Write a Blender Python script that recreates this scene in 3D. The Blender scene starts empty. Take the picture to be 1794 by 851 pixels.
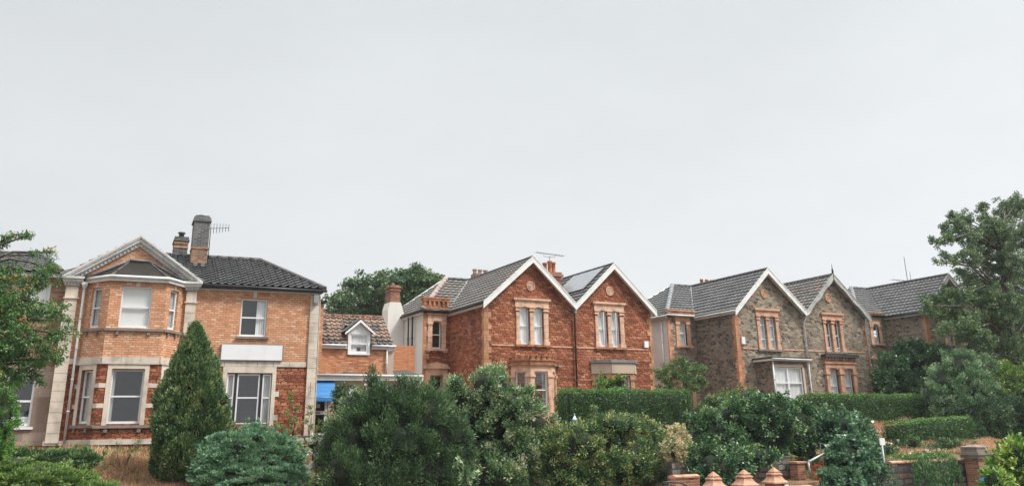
import bpy, bmesh, math, random
import numpy as np
from mathutils import Vector, Matrix
V = Vector
sc = bpy.context.scene
col = sc.collection
rad = math.radians

# ------------------------------------------------------------------ camera
F_PX, CX, CY, WPX, HPX = 1560.0, 897.0, 253.0, 1794.0, 851.0
PITCH, ROLL, YAW = .313, -.017, .487
fwd = V((math.sin(YAW)*math.cos(PITCH), math.cos(YAW)*math.cos(PITCH), math.sin(PITCH)))
rt0 = V((math.cos(YAW), -math.sin(YAW), 0)); up0 = rt0.cross(fwd)
rt = rt0*math.cos(ROLL) + up0*math.sin(ROLL)
up = -rt0*math.sin(ROLL) + up0*math.cos(ROLL)
cd = bpy.data.cameras.new('camera'); cam = bpy.data.objects.new('camera', cd); col.objects.link(cam)
cam.matrix_world = Matrix(((rt.x, up.x, -fwd.x, 0), (rt.y, up.y, -fwd.y, 0), (rt.z, up.z, -fwd.z, 0), (0, 0, 0, 1)))
cd.sensor_width = 36; cd.lens = F_PX/WPX*36; cd.shift_y = -(HPX/2-CY)/WPX
cd.clip_start = .1; cd.clip_end = 5000
sc.camera = cam

# ------------------------------------------------------------------ sky and sun
SUN = V((.60, -.62, 1.0)).normalized()          # towards the sun, behind cloud
el = math.asin(SUN.z); az = math.atan2(SUN.x, SUN.y)
w = bpy.data.worlds.new('World'); sc.world = w; w.use_nodes = True
nt = w.node_tree; N = nt.nodes; L = nt.links
bg = N['Background']; bg.inputs['Strength'].default_value = .1
sky = N.new('ShaderNodeTexSky'); sky.sky_type = 'NISHITA'; sky.sun_disc = False
sky.sun_elevation = el; sky.sun_rotation = az
tc = N.new('ShaderNodeTexCoord')
sep = N.new('ShaderNodeSeparateXYZ'); L.new(tc.outputs['Generated'], sep.inputs[0])
nz = N.new('ShaderNodeTexNoise'); nz.inputs['Scale'].default_value = 2.2; nz.inputs['Detail'].default_value = 5
nz.inputs['Roughness'].default_value = .55
mp = N.new('ShaderNodeMapping'); mp.inputs['Scale'].default_value = (1, 1, 2.4)
L.new(tc.outputs['Generated'], mp.inputs[0]); L.new(mp.outputs[0], nz.inputs['Vector'])
ramp = N.new('ShaderNodeValToRGB'); L.new(sep.outputs['Z'], ramp.inputs[0])
cr = ramp.color_ramp
cr.elements[0].position = 0; cr.elements[0].color = (.835, .855, .865, 1)
cr.elements[1].position = 1; cr.elements[1].color = (1, 1, 1, 1)
for p, c in ((.30, (.785, .81, .825, 1)), (.55, (.70, .735, .755, 1)), (.68, (.78, .805, .82, 1)), (.8, (1, 1, 1, 1))):
    e = cr.elements.new(p); e.color = c
def wm(op, a, b):
    n = N.new('ShaderNodeMath'); n.operation = op
    for i, x in enumerate((a, b)):
        if isinstance(x, (int, float)): n.inputs[i].default_value = x
        else: L.new(x, n.inputs[i])
    return n.outputs[0]
# brighter towards +X (right), cloud mottling, brighter overhead
side = wm('MULTIPLY', sep.outputs['X'], .17)
mott = wm('MULTIPLY', wm('SUBTRACT', nz.outputs['Fac'], .5), .24)
over = wm('MULTIPLY', wm('MAXIMUM', wm('SUBTRACT', sep.outputs['Z'], .62), 0), 7.5)
gain = wm('ADD', wm('ADD', wm('ADD', side, mott), over), .895)
sc_ = N.new('ShaderNodeVectorMath'); sc_.operation = 'SCALE'
L.new(ramp.outputs[0], sc_.inputs[0]); L.new(wm('MULTIPLY', gain, 4.48), sc_.inputs['Scale'])
mx = N.new('ShaderNodeMix'); mx.data_type = 'RGBA'; mx.inputs[0].default_value = .97
L.new(sky.outputs[0], mx.inputs[6]); L.new(sc_.outputs[0], mx.inputs[7]); L.new(mx.outputs[2], bg.inputs['Color'])
sd = bpy.data.lights.new('sun', 'SUN'); sd.energy = 1.5; sd.angle = rad(14); sd.color = (1, .95, .88)
so = bpy.data.objects.new('sun', sd); col.objects.link(so)
so.rotation_euler = (-SUN).to_track_quat('-Z', 'Y').to_euler()
sc.view_settings.view_transform = 'Standard'; sc.view_settings.look = 'None'
sc.view_settings.exposure = 1.25; sc.view_settings.gamma = 1
sc.render.engine = 'CYCLES'

# ------------------------------------------------------------------ material helpers
MATS = {}
class NB:
    def __init__(s, name):
        s.m = bpy.data.materials.new(name); s.m.use_nodes = True; s.t = s.m.node_tree
        s.b = s.t.nodes['Principled BSDF']; MATS[name] = s.m
    def n(s, typ, **kw):
        x = s.t.nodes.new('ShaderNode'+typ)
        for k, v in kw.items(): setattr(x, k, v)
        return x
    def l(s, a, b): s.t.links.new(a, b)
    def val(s, sock, x):
        if isinstance(x, (int, float, tuple)): sock.default_value = x
        else: s.l(x, sock)
    def math(s, op, a, b=0.0, clamp=False):
        x = s.n('Math', operation=op, use_clamp=clamp); s.val(x.inputs[0], a); s.val(x.inputs[1], b); return x.outputs[0]
    def mix(s, f, a, b, mode='MIX'):
        x = s.n('Mix', data_type='RGBA', blend_type=mode); s.val(x.inputs[0], f)
        for i, c in ((6, a), (7, b)): s.val(x.inputs[i], c if not isinstance(c, tuple) else (*c[:3], 1))
        return x.outputs[2]
    def ramp(s, f, stops, interp='LINEAR'):
        x = s.n('ValToRGB'); s.l(f, x.inputs[0]); r = x.color_ramp; r.interpolation = interp
        r.elements[0].position = stops[0][0]; r.elements[0].color = (*stops[0][1], 1)
        r.elements[1].position = stops[-1][0]; r.elements[1].color = (*stops[-1][1], 1)
        for p, c in stops[1:-1]: e = r.elements.new(p); e.color = (*c, 1)
        return x.outputs[0]
    def noise(s, vec, scale, detail=3, rough=.55, out='Fac'):
        x = s.n('TexNoise'); x.inputs['Scale'].default_value = scale; x.inputs['Detail'].default_value = detail
        x.inputs['Roughness'].default_value = rough; s.l(vec, x.inputs['Vector']); return x.outputs[out]
    def map(s, vec, scale=(1, 1, 1), loc=(0, 0, 0)):
        x = s.n('Mapping'); x.inputs['Scale'].default_value = scale; x.inputs['Location'].default_value = loc
        s.l(vec, x.inputs[0]); return x.outputs[0]
    def uv(s): return s.n('UVMap', uv_map='UVMap').outputs[0]
    def obj(s): return s.n('TexCoord').outputs['Object']
    def bump(s, h, strength=.5, dist=.02):
        x = s.n('Bump'); x.inputs['Strength'].default_value = strength; x.inputs['Distance'].default_value = dist
        s.l(h, x.inputs['Height']); s.l(x.outputs[0], s.b.inputs['Normal'])
    def base(s, c): s.val(s.b.inputs['Base Color'], c if not isinstance(c, tuple) else (*c[:3], 1))
    def rough(s, r): s.val(s.b.inputs['Roughness'], r)

def weather(m, colr, lo=.62, hi=1.12, streak=.35, scale=.5):
    "blotchy dirt and faint vertical run marks in the surface itself"
    o = m.obj()
    a = m.noise(o, scale, 4)
    r = m.ramp(a, [(.3, (lo,)*3), (.52, (1, 1, 1)), (.75, (hi,)*3)])
    c = m.mix(1.0, colr, r, 'MULTIPLY')
    s_ = m.noise(m.map(o, (3.2, 3.2, .35)), 1.0, 3)
    r2 = m.ramp(s_, [(.56, (1, 1, 1)), (.74, (1-streak,)*3)])
    return m.mix(1.0, c, r2, 'MULTIPLY')

def brick_mat(name, stops, mortar, bw, rh, ms, distort=0.0, dscale=3, bump=.6, fine=.12, lo=.7, hi=1.1, streak=.25, offset=.5, rough=.85, dscale2=None):
    m = NB(name); uv = m.uv()
    if distort:
        nn = m.noise(uv, dscale, 2, out='Color')
        d = m.n('VectorMath', operation='SUBTRACT'); m.l(nn, d.inputs[0]); d.inputs[1].default_value = (.5, .5, .5)
        d2 = m.n('VectorMath', operation='MULTIPLY'); m.l(d.outputs[0], d2.inputs[0]); d2.inputs[1].default_value = (distort*1.6, distort, 0)
        ad = m.n('VectorMath', operation='ADD'); m.l(uv, ad.inputs[0]); m.l(d2.outputs[0], ad.inputs[1]); vec = ad.outputs[0]
    else: vec = uv
    b = m.n('TexBrick', offset=offset); m.l(vec, b.inputs['Vector'])
    for k, v in (('Scale', 1), ('Mortar Size', ms), ('Mortar Smooth', .3), ('Brick Width', bw), ('Row Height', rh), ('Bias', 0)):
        b.inputs[k].default_value = v
    b.inputs['Color1'].default_value = (0, 0, 0, 1); b.inputs['Color2'].default_value = (1, 1, 1, 1); b.inputs['Mortar'].default_value = (.5, .5, .5, 1)
    c = m.ramp(b.outputs['Color'], stops)
    f = m.noise(uv, 28, 4, .7)
    c = m.mix(1.0, c, m.ramp(f, [(.3, (1-fine*2,)*3), (.7, (1+fine,)*3)]), 'MULTIPLY')
    c = m.mix(b.outputs['Fac'], c, mortar)
    m.base(weather(m, c, lo, hi, streak)); m.rough(rough)
    inv = m.math('SUBTRACT', 1.0, b.outputs['Fac'])
    h = m.math('ADD', inv, m.math('MULTIPLY', m.noise(uv, 9, 4, .65), 1.4 if distort else .3))
    m.bump(h, bump, .03 if distort else .012)
    return m.m

M = {}
M['brick'] = brick_mat('buff_brick', [(0, (.52, .23, .115)), (.2, (.62, .30, .16)), (.55, (.69, .36, .205)), (.85, (.74, .43, .26)), (1, (.78, .57, .40))], (.40, .21, .13), .22, .084, .014, streak=.22, lo=.78, fine=.1)
M['brick_link'] = brick_mat('orange_brick', [(0, (.42, .11, .045)), (.3, (.56, .20, .085)), (.7, (.64, .28, .13)), (1, (.72, .43, .24))], (.44, .27, .17), .23, .078, .011, lo=.75)
M['brick_brown'] = brick_mat('weathered_brown_brick', [(0, (.20, .10, .06)), (.5, (.32, .18, .11)), (1, (.42, .26, .16))], (.26, .19, .14), .23, .078, .012, lo=.6)
M['brick_grey'] = brick_mat('sooty_brick', [(0, (.05, .05, .05)), (.5, (.10, .10, .10)), (1, (.17, .17, .165))], (.22, .22, .22), .23, .078, .014, lo=.7)
M['brick_red'] = brick_mat('red_brick', [(0, (.17, .06, .035)), (.5, (.32, .115, .06)), (1, (.42, .20, .12))], (.33, .22, .16), .23, .078, .012, lo=.6)
M['block'] = brick_mat('pale_block', [(0, (.26, .19, .145)), (.6, (.32, .24, .19)), (1, (.41, .33, .27))], (.25, .19, .15), .62, .30, .006, lo=.8, streak=.15, distort=.03, bump=.3)
M['redstone'] = brick_mat('red_sandstone', [(0, (.16, .045, .023)), (.2, (.27, .075, .036)), (.6, (.355, .105, .05)), (.85, (.42, .145, .072)), (1, (.47, .21, .12))], (.13, .045, .028), .27, .15, .016, distort=.08, dscale=4.5, bump=1.0, fine=.25, lo=.6, hi=1.15, streak=.25)
M['rubble'] = brick_mat('brown_rubble_stone', [(0, (.07, .058, .055)), (.14, (.15, .115, .09)), (.35, (.27, .21, .155)), (.6, (.33, .245, .17)), (.8, (.43, .35, .27)), (.92, (.29, .12, .07)), (1, (.14, .125, .125))], (.40, .34, .28), .30, .155, .016, distort=.09, dscale=4, bump=.9, fine=.22, lo=.75, streak=.15)
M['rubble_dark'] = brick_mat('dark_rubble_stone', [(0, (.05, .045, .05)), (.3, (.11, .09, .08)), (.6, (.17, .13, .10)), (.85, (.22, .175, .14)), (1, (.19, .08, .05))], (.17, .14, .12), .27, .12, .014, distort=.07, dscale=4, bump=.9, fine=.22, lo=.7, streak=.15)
def rubble_mat(name, stops, mortar, du, dv, ms, rand, bump, lo, stag=.37, warp=.10, streak=.15, hi=1.12):
    m = NB(name); uv = m.uv()
    wn = m.noise(uv, 2.0, 3, out='Color'); d = m.n('VectorMath', operation='SUBTRACT'); m.l(wn, d.inputs[0]); d.inputs[1].default_value = (.5, .5, .5)
    d2 = m.n('VectorMath', operation='MULTIPLY_ADD'); m.l(d.outputs[0], d2.inputs[0]); d2.inputs[1].default_value = (warp*2, warp, 0); m.l(uv, d2.inputs[2])
    sp = m.n('SeparateXYZ'); m.l(d2.outputs[0], sp.inputs[0])
    v = m.math('MULTIPLY', sp.outputs['Y'], dv); fl = m.math('FLOOR', v); u = m.math('ADD', m.math('MULTIPLY', sp.outputs['X'], du), m.math('MULTIPLY', fl, stag))
    cb = m.n('CombineXYZ'); m.l(u, cb.inputs[0]); m.l(v, cb.inputs[1])
    v1 = m.n('TexVoronoi', voronoi_dimensions='2D'); v1.inputs['Scale'].default_value = 1; v1.inputs['Randomness'].default_value = rand; m.l(cb.outputs[0], v1.inputs['Vector'])
    v2 = m.n('TexVoronoi', voronoi_dimensions='2D', feature='DISTANCE_TO_EDGE'); v2.inputs['Scale'].default_value = 1; v2.inputs['Randomness'].default_value = rand; m.l(cb.outputs[0], v2.inputs['Vector'])
    sc2 = m.n('SeparateColor'); m.l(v1.outputs['Color'], sc2.inputs[0])
    c = m.ramp(sc2.outputs[0], stops, 'CONSTANT' if len(stops) > 6 else 'LINEAR')
    c = m.mix(1.0, c, m.ramp(m.noise(uv, 16, 4, .7), [(.3, (.72,)*3), (.7, (1.2,)*3)]), 'MULTIPLY')
    e = m.ramp(v2.outputs['Distance'], [(ms*.5, (0, 0, 0)), (ms*1.6, (1, 1, 1))])
    c = m.mix(e, mortar, c)
    m.base(weather(m, c, lo, hi, streak)); m.rough(.9)
    m.bump(m.math('ADD', m.math('MULTIPLY', e, .8), m.math('MULTIPLY', m.noise(uv, 7, 4, .65), 1.6)), bump, .035); return m.m
M['redstone'] = rubble_mat('red_sandstone', [(0, (.20, .058, .028)), (.3, (.33, .10, .044)), (.6, (.42, .138, .062)), (.85, (.48, .185, .09)), (1, (.53, .26, .15))], (.14, .045, .026), 3.7, 7.6, .06, .36, 1.0, .65, warp=.05, streak=.25)
M['rubble'] = rubble_mat('brown_rubble_stone', [(0, (.10, .083, .07)), (.10, (.20, .16, .12)), (.26, (.29, .235, .165)), (.40, (.25, .21, .16)), (.52, (.34, .27, .19)), (.66, (.39, .33, .25)), (.80, (.16, .138, .118)), (.88, (.28, .145, .085)), (.95, (.31, .27, .22))], (.38, .33, .265), 4.2, 7.6, .045, .8, .9, .75)
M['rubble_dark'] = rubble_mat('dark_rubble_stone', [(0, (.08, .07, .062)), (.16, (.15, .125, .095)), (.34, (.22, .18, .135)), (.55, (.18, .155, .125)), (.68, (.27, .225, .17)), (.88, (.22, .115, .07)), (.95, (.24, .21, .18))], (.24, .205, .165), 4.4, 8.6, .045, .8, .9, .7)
M['gardenstone'] = brick_mat('grey_garden_stone', [(0, (.06, .055, .05)), (.4, (.15, .14, .125)), (.75, (.26, .24, .21)), (1, (.2, .12, .08))], (.07, .06, .05), .42, .2, .03, distort=.14, dscale=3, bump=1.0, fine=.25, lo=.5)
M['quoin_buff'] = brick_mat('buff_terracotta_block', [(0, (.42, .20, .10)), (.5, (.53, .275, .15)), (1, (.62, .36, .21))], (.34, .17, .09), .30, .30, .010, bump=.3, lo=.65, streak=.35)
M['quoin_orange'] = brick_mat('orange_terracotta_block', [(0, (.47, .19, .10)), (.5, (.57, .27, .155)), (1, (.63, .36, .23))], (.42, .22, .14), .30, .30, .008, bump=.3, lo=.7, streak=.3)

def plain(name, c, rough=.7, dirt=.25, scale=1.2, metal=0, bump=0, streak=.2, lo=None):
    m = NB(name); m.base(weather(m, m.mix(0.0, c, c), 1-dirt if lo is None else lo, 1+dirt*.3, streak, scale)); m.rough(rough)
    m.b.inputs['Metallic'].default_value = metal
    if bump: m.bump(m.noise(m.obj(), 25, 4, .7), bump, .01)
    M[name] = m.m; return m.m
plain('bath_stone', (.64, .56, .47), .85, .35, 1.5, bump=.4, streak=.3)
plain('pale_band', (.58, .52, .45), .85, .4, 1.8, bump=.4, streak=.35)
plain('grey_cornice', (.62, .61, .59), .7, .3, 2, streak=.3)
plain('white_render', (.72, .71, .67), .85, .12, 1.0, bump=.3, streak=.12)
plain('beige_render', (.52, .41, .32), .85, .15, 1.0, bump=.3)
plain('upvc', (.80, .81, .82), .35, .05, 2, streak=.05)
plain('white_paint', (.80, .80, .78), .5, .15, 2, streak=.25)
plain('old_white_paint', (.46, .46, .44), .6, .4, 2.5, streak=.4)
plain('fascia_white', (.66, .67, .66), .5, .2, 2, streak=.2)
plain('signboard', (.76, .77, .79), .5, .05, 1, streak=.05)
plain('black_plastic', (.02, .021, .023), .4, .2)
plain('dark_iron', (.035, .028, .025), .5, .3)
plain('brown_pipe', (.07, .028, .02), .5, .3)
plain('galvanised', (.32, .33, .33), .45, .2, metal=.4)
plain('lead', (.20, .21, .22), .5, .35, 2.5)
plain('felt', (.045, .045, .048), .7, .4, 2)
plain('ridge_clay', (.075, .072, .07), .6, .4, 3)
plain('ridge_pink', (.34, .27, .24), .8, .3, 3)
plain('ridge_red', (.20, .09, .055), .8, .5, 3)
plain('terracotta', (.50, .20, .10), .75, .35, 4, bump=.4, streak=.3)
plain('cap_terracotta', (.50, .27, .175), .8, .5, 5, bump=.6, streak=.35)
plain('terracotta_trim', (.63, .36, .24), .75, .3, 2.5, bump=.3)
plain('buff_trim', (.68, .44, .31), .8, .4, 2.5, bump=.4, streak=.45)
plain('sill_stone', (.23, .19, .165), .85, .4, 3, bump=.4)
plain('sooted_buff', (.40, .18, .095), .85, .6, 3, bump=.5, streak=.6)
plain('awning_blue', (.012, .19, .50), .55, .06, 3, streak=.04)
plain('solar_glass', (.30, .315, .33), .16, .03)
plain('unlit_room_dark', (.05, .05, .05), .9, .1)  # near-black partitions: the dimness of unlit rooms is put into the colour
plain('paper', (.72, .72, .70), .8, .05)
plain('curtain_white', (.90, .91, .91), .9, .05, streak=.3)
plain('curtain_grey', (.42, .42, .42), .9, .1, streak=.5)
plain('blind_pale', (.78, .78, .76), .8, .03, streak=.02)
plain('pole_red', (.45, .07, .04), .6, .2)
def glass():
    m = NB('window_glass'); t = m.t; out = t.nodes['Material Output']
    tr = m.n('BsdfTransparent'); tr.inputs[0].default_value = (.96, .97, .97, 1)
    gl = m.n('BsdfGlossy'); gl.inputs['Roughness'].default_value = .02; gl.inputs['Color'].default_value = (.95, .97, 1, 1)
    fr = m.n('LayerWeight'); fr.inputs[0].default_value = .5     # same from both sides of the thin sheet
    mxs = m.n('MixShader'); m.l(m.math('ADD', m.math('MULTIPLY', m.math('POWER', fr.outputs['Facing'], 4.0), .9), .10), mxs.inputs[0]); m.l(tr.outputs[0], mxs.inputs[1]); m.l(gl.outputs[0], mxs.inputs[2])
    m.l(mxs.outputs[0], out.inputs[0]); M['glass'] = m.m
glass()
def net_mat():
    m = NB('net_curtain'); uv = m.uv()
    wv = m.noise(m.map(uv, (26, .6, 1)), 1.0, 3)
    m.base(m.ramp(wv, [(.3, (.62, .63, .64)), (.7, (.92, .92, .92))])); m.rough(.95); M['net'] = m.m
net_mat()
def wood_fence():
    m = NB('orange_fence_board'); o = m.obj()
    c = m.ramp(m.noise(m.map(o, (1.5, 1.5, 9)), 2, 4), [(.3, (.36, .12, .05)), (.7, (.60, .26, .12))]); m.base(c); m.rough(.75); M['fence'] = m.m
wood_fence()
def roof_mat(name, stops, lichen=None, rough=.42, gap=(.012, .012, .012)):
    m = NB(name); uv = m.uv()
    b = m.n('TexBrick', offset=0); m.l(uv, b.inputs['Vector'])
    for k, v in (('Scale', 1), ('Mortar Size', .012), ('Mortar Smooth', .2), ('Brick Width', .33), ('Row Height', .34), ('Bias', 0)): b.inputs[k].default_value = v
    b.inputs['Color1'].default_value = (0, 0, 0, 1); b.inputs['Color2'].default_value = (1, 1, 1, 1); b.inputs['Mortar'].default_value = (.5, .5, .5, 1)
    c = m.ramp(b.outputs['Color'], stops)
    c = m.mix(1.0, c, m.ramp(m.noise(uv, 1.4, 4, .6), [(.3, (.82,)*3), (.7, (1.2,)*3)]), 'MULTIPLY')
    if lichen:
        f = m.ramp(m.noise(uv, 1.1, 4, .7), [(lichen[1], (0, 0, 0)), (lichen[1]+.08, (1, 1, 1))])
        c = m.mix(m.math('MULTIPLY', f, .8), c, lichen[0])
    c = m.mix(b.outputs['Fac'], c, gap)
    m.base(c); m.rough(m.ramp(m.noise(uv, 3, 3), [(.35, (rough-.05,)*3), (.65, (rough+.12,)*3)])); M[name] = m.m
roof_mat('roof_dark', [(0, (.040, .044, .042)), (.5, (.058, .062, .060)), (1, (.080, .083, .080))], ((.085, .08, .05), .66), .42)
roof_mat('roof_grey', [(0, (.065, .068, .067)), (.5, (.085, .088, .086)), (1, (.108, .11, .107))], ((.09, .09, .075), .68), .5)
roof_mat('roof_brown', [(0, (.095, .085, .073)), (.5, (.125, .112, .098)), (1, (.155, .138, .12))], ((.12, .11, .08), .68), .5)
roof_mat('roof_clay', [(0, (.045, .04, .038)), (.25, (.14, .10, .075)), (.6, (.22, .15, .105)), (.85, (.28, .16, .10)), (1, (.10, .08, .07))], ((.30, .13, .06), .58), .55)
roof_mat('roof_rust', [(0, (.07, .07, .068)), (.5, (.11, .10, .09)), (1, (.15, .13, .115))], ((.24, .12, .065), .55), .5)
def slate():
    m = NB('mossy_slate'); uv = m.uv()
    b = m.n('TexBrick'); m.l(uv, b.inputs['Vector'])
    for k, v in (('Scale', 1), ('Mortar Size', .006), ('Brick Width', .25), ('Row Height', .15)): b.inputs[k].default_value = v
    b.inputs['Color1'].default_value = (.025, .026, .028, 1); b.inputs['Color2'].default_value = (.04, .04, .04, 1); b.inputs['Mortar'].default_value = (.015, .015, .015, 1)
    f = m.ramp(m.noise(uv, 9, 5, .75), [(.48, (0, 0, 0)), (.6, (1, 1, 1))])
    m.base(m.mix(f, b.outputs['Color'], (.05, .036, .018))); m.rough(.85); m.b.inputs['Specular IOR Level'].default_value = .15; M['slate'] = m.m
slate()

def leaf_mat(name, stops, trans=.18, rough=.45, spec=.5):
    "leaf colours vary leaf by leaf and sprig by sprig, paler outward (stored with the leaves)"
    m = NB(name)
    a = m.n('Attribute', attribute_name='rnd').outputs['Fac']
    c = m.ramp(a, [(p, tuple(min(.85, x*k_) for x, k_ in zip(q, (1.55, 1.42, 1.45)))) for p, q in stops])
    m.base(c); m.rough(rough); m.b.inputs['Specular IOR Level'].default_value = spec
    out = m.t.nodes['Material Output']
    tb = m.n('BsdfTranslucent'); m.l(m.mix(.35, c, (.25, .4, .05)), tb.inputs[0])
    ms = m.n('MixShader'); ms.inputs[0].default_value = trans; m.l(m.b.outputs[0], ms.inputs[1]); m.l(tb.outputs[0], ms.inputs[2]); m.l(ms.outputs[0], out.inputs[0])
    M[name] = m.m
leaf_mat('leaf_acer', [(0, (.015, .055, .02)), (.45, (.038, .11, .032)), (.8, (.085, .18, .045)), (.96, (.17, .25, .08)), (1, (.36, .20, .11))], .25)
leaf_mat('leaf_box', [(0, (.02, .085, .018)), (.5, (.045, .15, .025)), (1, (.11, .25, .04))])
leaf_mat('leaf_conifer', [(0, (.010, .038, .017)), (.4, (.024, .082, .032)), (.7, (.062, .14, .042)), (1, (.23, .29, .12))], .08, .6)
leaf_mat('leaf_blue', [(0, (.02, .068, .034)), (.5, (.062, .155, .082)), (1, (.16, .30, .17))], .06, .55)
leaf_mat('leaf_juniper', [(0, (.02, .07, .018)), (.5, (.055, .135, .03)), (1, (.16, .25, .06))], .08, .55)
leaf_mat('leaf_dark', [(0, (.008, .032, .014)), (.45, (.022, .068, .027)), (.8, (.055, .125, .045)), (1, (.13, .22, .08))], .08, .5)
leaf_mat('leaf_fresh', [(0, (.03, .085, .035)), (.45, (.07, .155, .06)), (.8, (.14, .25, .10)), (1, (.34, .36, .24))], .15, .4)
leaf_mat('leaf_mixed', [(0, (.015, .055, .02)), (.45, (.038, .105, .035)), (.75, (.10, .17, .045)), (.93, (.20, .25, .07)), (1, (.28, .29, .11))], .12, .42)
leaf_mat('leaf_hedge', [(0, (.012, .05, .014)), (.5, (.026, .095, .02)), (.85, (.06, .16, .03)), (1, (.14, .25, .05))], .1, .45)
leaf_mat('leaf_ivy', [(0, (.012, .045, .022)), (.5, (.028, .09, .035)), (.85, (.06, .15, .05)), (1, (.16, .24, .10))], .1, .35)
leaf_mat('leaf_vine', [(0, (.02, .06, .035)), (.5, (.05, .13, .07)), (.85, (.11, .22, .12)), (1, (.22, .33, .19))], .12, .35)
leaf_mat('leaf_tree', [(0, (.018, .055, .028)), (.5, (.035, .09, .04)), (.85, (.07, .14, .055)), (1, (.13, .19, .08))], .15, .45)
leaf_mat('leaf_laurel', [(0, (.05, .13, .02)), (.4, (.12, .24, .035)), (.8, (.24, .36, .07)), (1, (.42, .46, .16))], .2, .3)
leaf_mat('leaf_cream', [(0, (.07, .11, .04)), (.4, (.22, .26, .12)), (.8, (.46, .42, .25)), (1, (.52, .38, .28))], .15, .5)
leaf_mat('leaf_light', [(0, (.035, .09, .04)), (.5, (.085, .175, .08)), (.85, (.16, .28, .14)), (1, (.28, .38, .22))], .15, .4)
leaf_mat('leaf_lime', [(0, (.04, .10, .015)), (.5, (.10, .20, .03)), (1, (.24, .33, .07))], .15, .45)
leaf_mat('petal_white', [(0, (.10, .16, .07)), (.35, (.22, .28, .16)), (.6, (.62, .62, .56)), (1, (.80, .78, .74))], .1, .6)
leaf_mat('petal_pink', [(0, (.50, .33, .26)), (.5, (.72, .52, .44)), (1, (.80, .68, .60))], .1, .6)
leaf_mat('leaf_red', [(0, (.20, .035, .02)), (.5, (.38, .075, .04)), (1, (.50, .17, .08))], .15, .5)
leaf_mat('grass_dry', [(0, (.15, .09, .05)), (.4, (.33, .20, .12)), (.75, (.47, .31, .20)), (1, (.56, .45, .31))], .12, .7, .2)
leaf_mat('grass_green', [(0, (.04, .09, .02)), (.5, (.10, .17, .04)), (1, (.24, .26, .09))], .15, .6, .2)
leaf_mat('leaf_weed', [(0, (.06, .12, .03)), (.5, (.13, .20, .05)), (1, (.30, .28, .12))], .15, .6)
def bark_core_mats():
    m = NB('bark'); o = m.obj()
    m.base(m.ramp(m.noise(m.map(o, (8, 8, 2)), 2, 4), [(.3, (.035, .028, .022)), (.7, (.12, .10, .08))])); m.rough(.9); M['bark'] = m.m
    m = NB('foliage_dark_core'); o = m.obj()
    m.base(m.ramp(m.noise(o, 9, 4, .7), [(.35, (.006, .012, .005)), (.7, (.016, .026, .009))])); m.rough(.95); M['dark_core'] = m.m  # solid core blocks light inside foliage; inner shade put into its near-black colour
bark_core_mats()
def ground_mats():
    m = NB('garden_earth'); o = m.obj()
    c = m.ramp(m.noise(o, 1.6, 6, .7), [(.3, (.07, .06, .03)), (.5, (.20, .12, .065)), (.7, (.32, .18, .10))])
    m.base(c); m.rough(.95); m.bump(m.noise(o, 14, 5, .7), .8, .06); M['earth'] = m.m
    m = NB('asphalt'); o = m.obj()
    m.base(m.ramp(m.noise(o, 40, 4, .8), [(.3, (.035,)*3), (.7, (.065,)*3)])); m.rough(.7); m.bump(m.noise(o, 90, 2), .4, .005); M['asphalt'] = m.m
    m = NB('paving'); uv = m.uv(); b = m.n('TexBrick'); m.l(uv, b.inputs['Vector'])
    for k, v in (('Scale', 1), ('Mortar Size', .008), ('Brick Width', .6), ('Row Height', .6)): b.inputs[k].default_value = v
    b.inputs['Color1'].default_value = (.2, .19, .18, 1); b.inputs['Color2'].default_value = (.26, .25, .23, 1); b.inputs['Mortar'].default_value = (.08, .08, .07, 1)
    m.base(b.outputs['Color']); m.rough(.85); M['paving'] = m.m
ground_mats()
plain('kerb_stone', (.30, .29, .28), .8, .3, 3)
plain('road_paint', (.72, .72, .68), .6, .3, 6)

# ------------------------------------------------------------------ object helpers
ORI = {}
ROT1 = Matrix.Rotation(-.075, 4, 'Z')            # the left house is turned a little against the row
def tag(o, label=None, cat=None, group=None, kind=None):
    for k, v in (('label', label), ('category', cat), ('group', group), ('kind', kind)):
        if v: o[k] = v
    return o
def thing(name, label, cat, org=(0, 0, 0), group=None, frame=None):
    o = bpy.data.objects.new(name, None); col.objects.link(o); o.empty_display_size = .3
    fm = frame or Matrix.Identity(4)
    o.matrix_world = fm @ Matrix.Translation(V(org)); ORI[o.name] = V(org)
    return tag(o, label, cat, group)
WHOLE = {'aerial', 'boards', 'stem', 'window', 'trunk', 'ridge_tiles', 'room_partition', 'corbel_table', 'medallion', 'bay_battlement',
         'roof', 'pediment_cornice', 'coping', 'awning_frame', 'notice', 'brick_course', 'canopy', 'pane', 'curtain', 'capital', 'parapet'}
def split_groups(bm, gap=.09):
    "far-apart pieces (face index sets) of one mesh, or None when it is all one piece"
    bm.faces.index_update(); bm.faces.ensure_lookup_table(); seen = set(); isl = []
    for f in bm.faces:
        if f.index in seen: continue
        st = [f]; seen.add(f.index); cur = []
        while st:
            g = st.pop(); cur.append(g.index)
            for v in g.verts:
                for h in v.link_faces:
                    if h.index not in seen: seen.add(h.index); st.append(h)
        isl.append(cur)
    if len(isl) < 2 or len(isl) > 900: return None
    lo, hi = [], []
    for c in isl:
        P = np.array([v.co[:] for i in c for v in bm.faces[i].verts]); lo.append(P.min(0)); hi.append(P.max(0))
    lo, hi = np.array(lo), np.array(hi); par = list(range(len(isl)))
    def find(i):
        while par[i] != i: par[i] = par[par[i]]; i = par[i]
        return i
    for i in range(len(isl)):
        d = np.maximum(0, np.maximum(lo[i]-hi, lo-hi[i])); 
        for j in np.nonzero(np.sqrt((d**2).sum(1)) < gap)[0]:
            a, b = find(i), find(int(j))
            if a != b: par[a] = b
    G = {}
    for i, c in enumerate(isl): G.setdefault(find(i), set()).update(c)
    return list(G.values()) if len(G) > 1 else None
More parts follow.
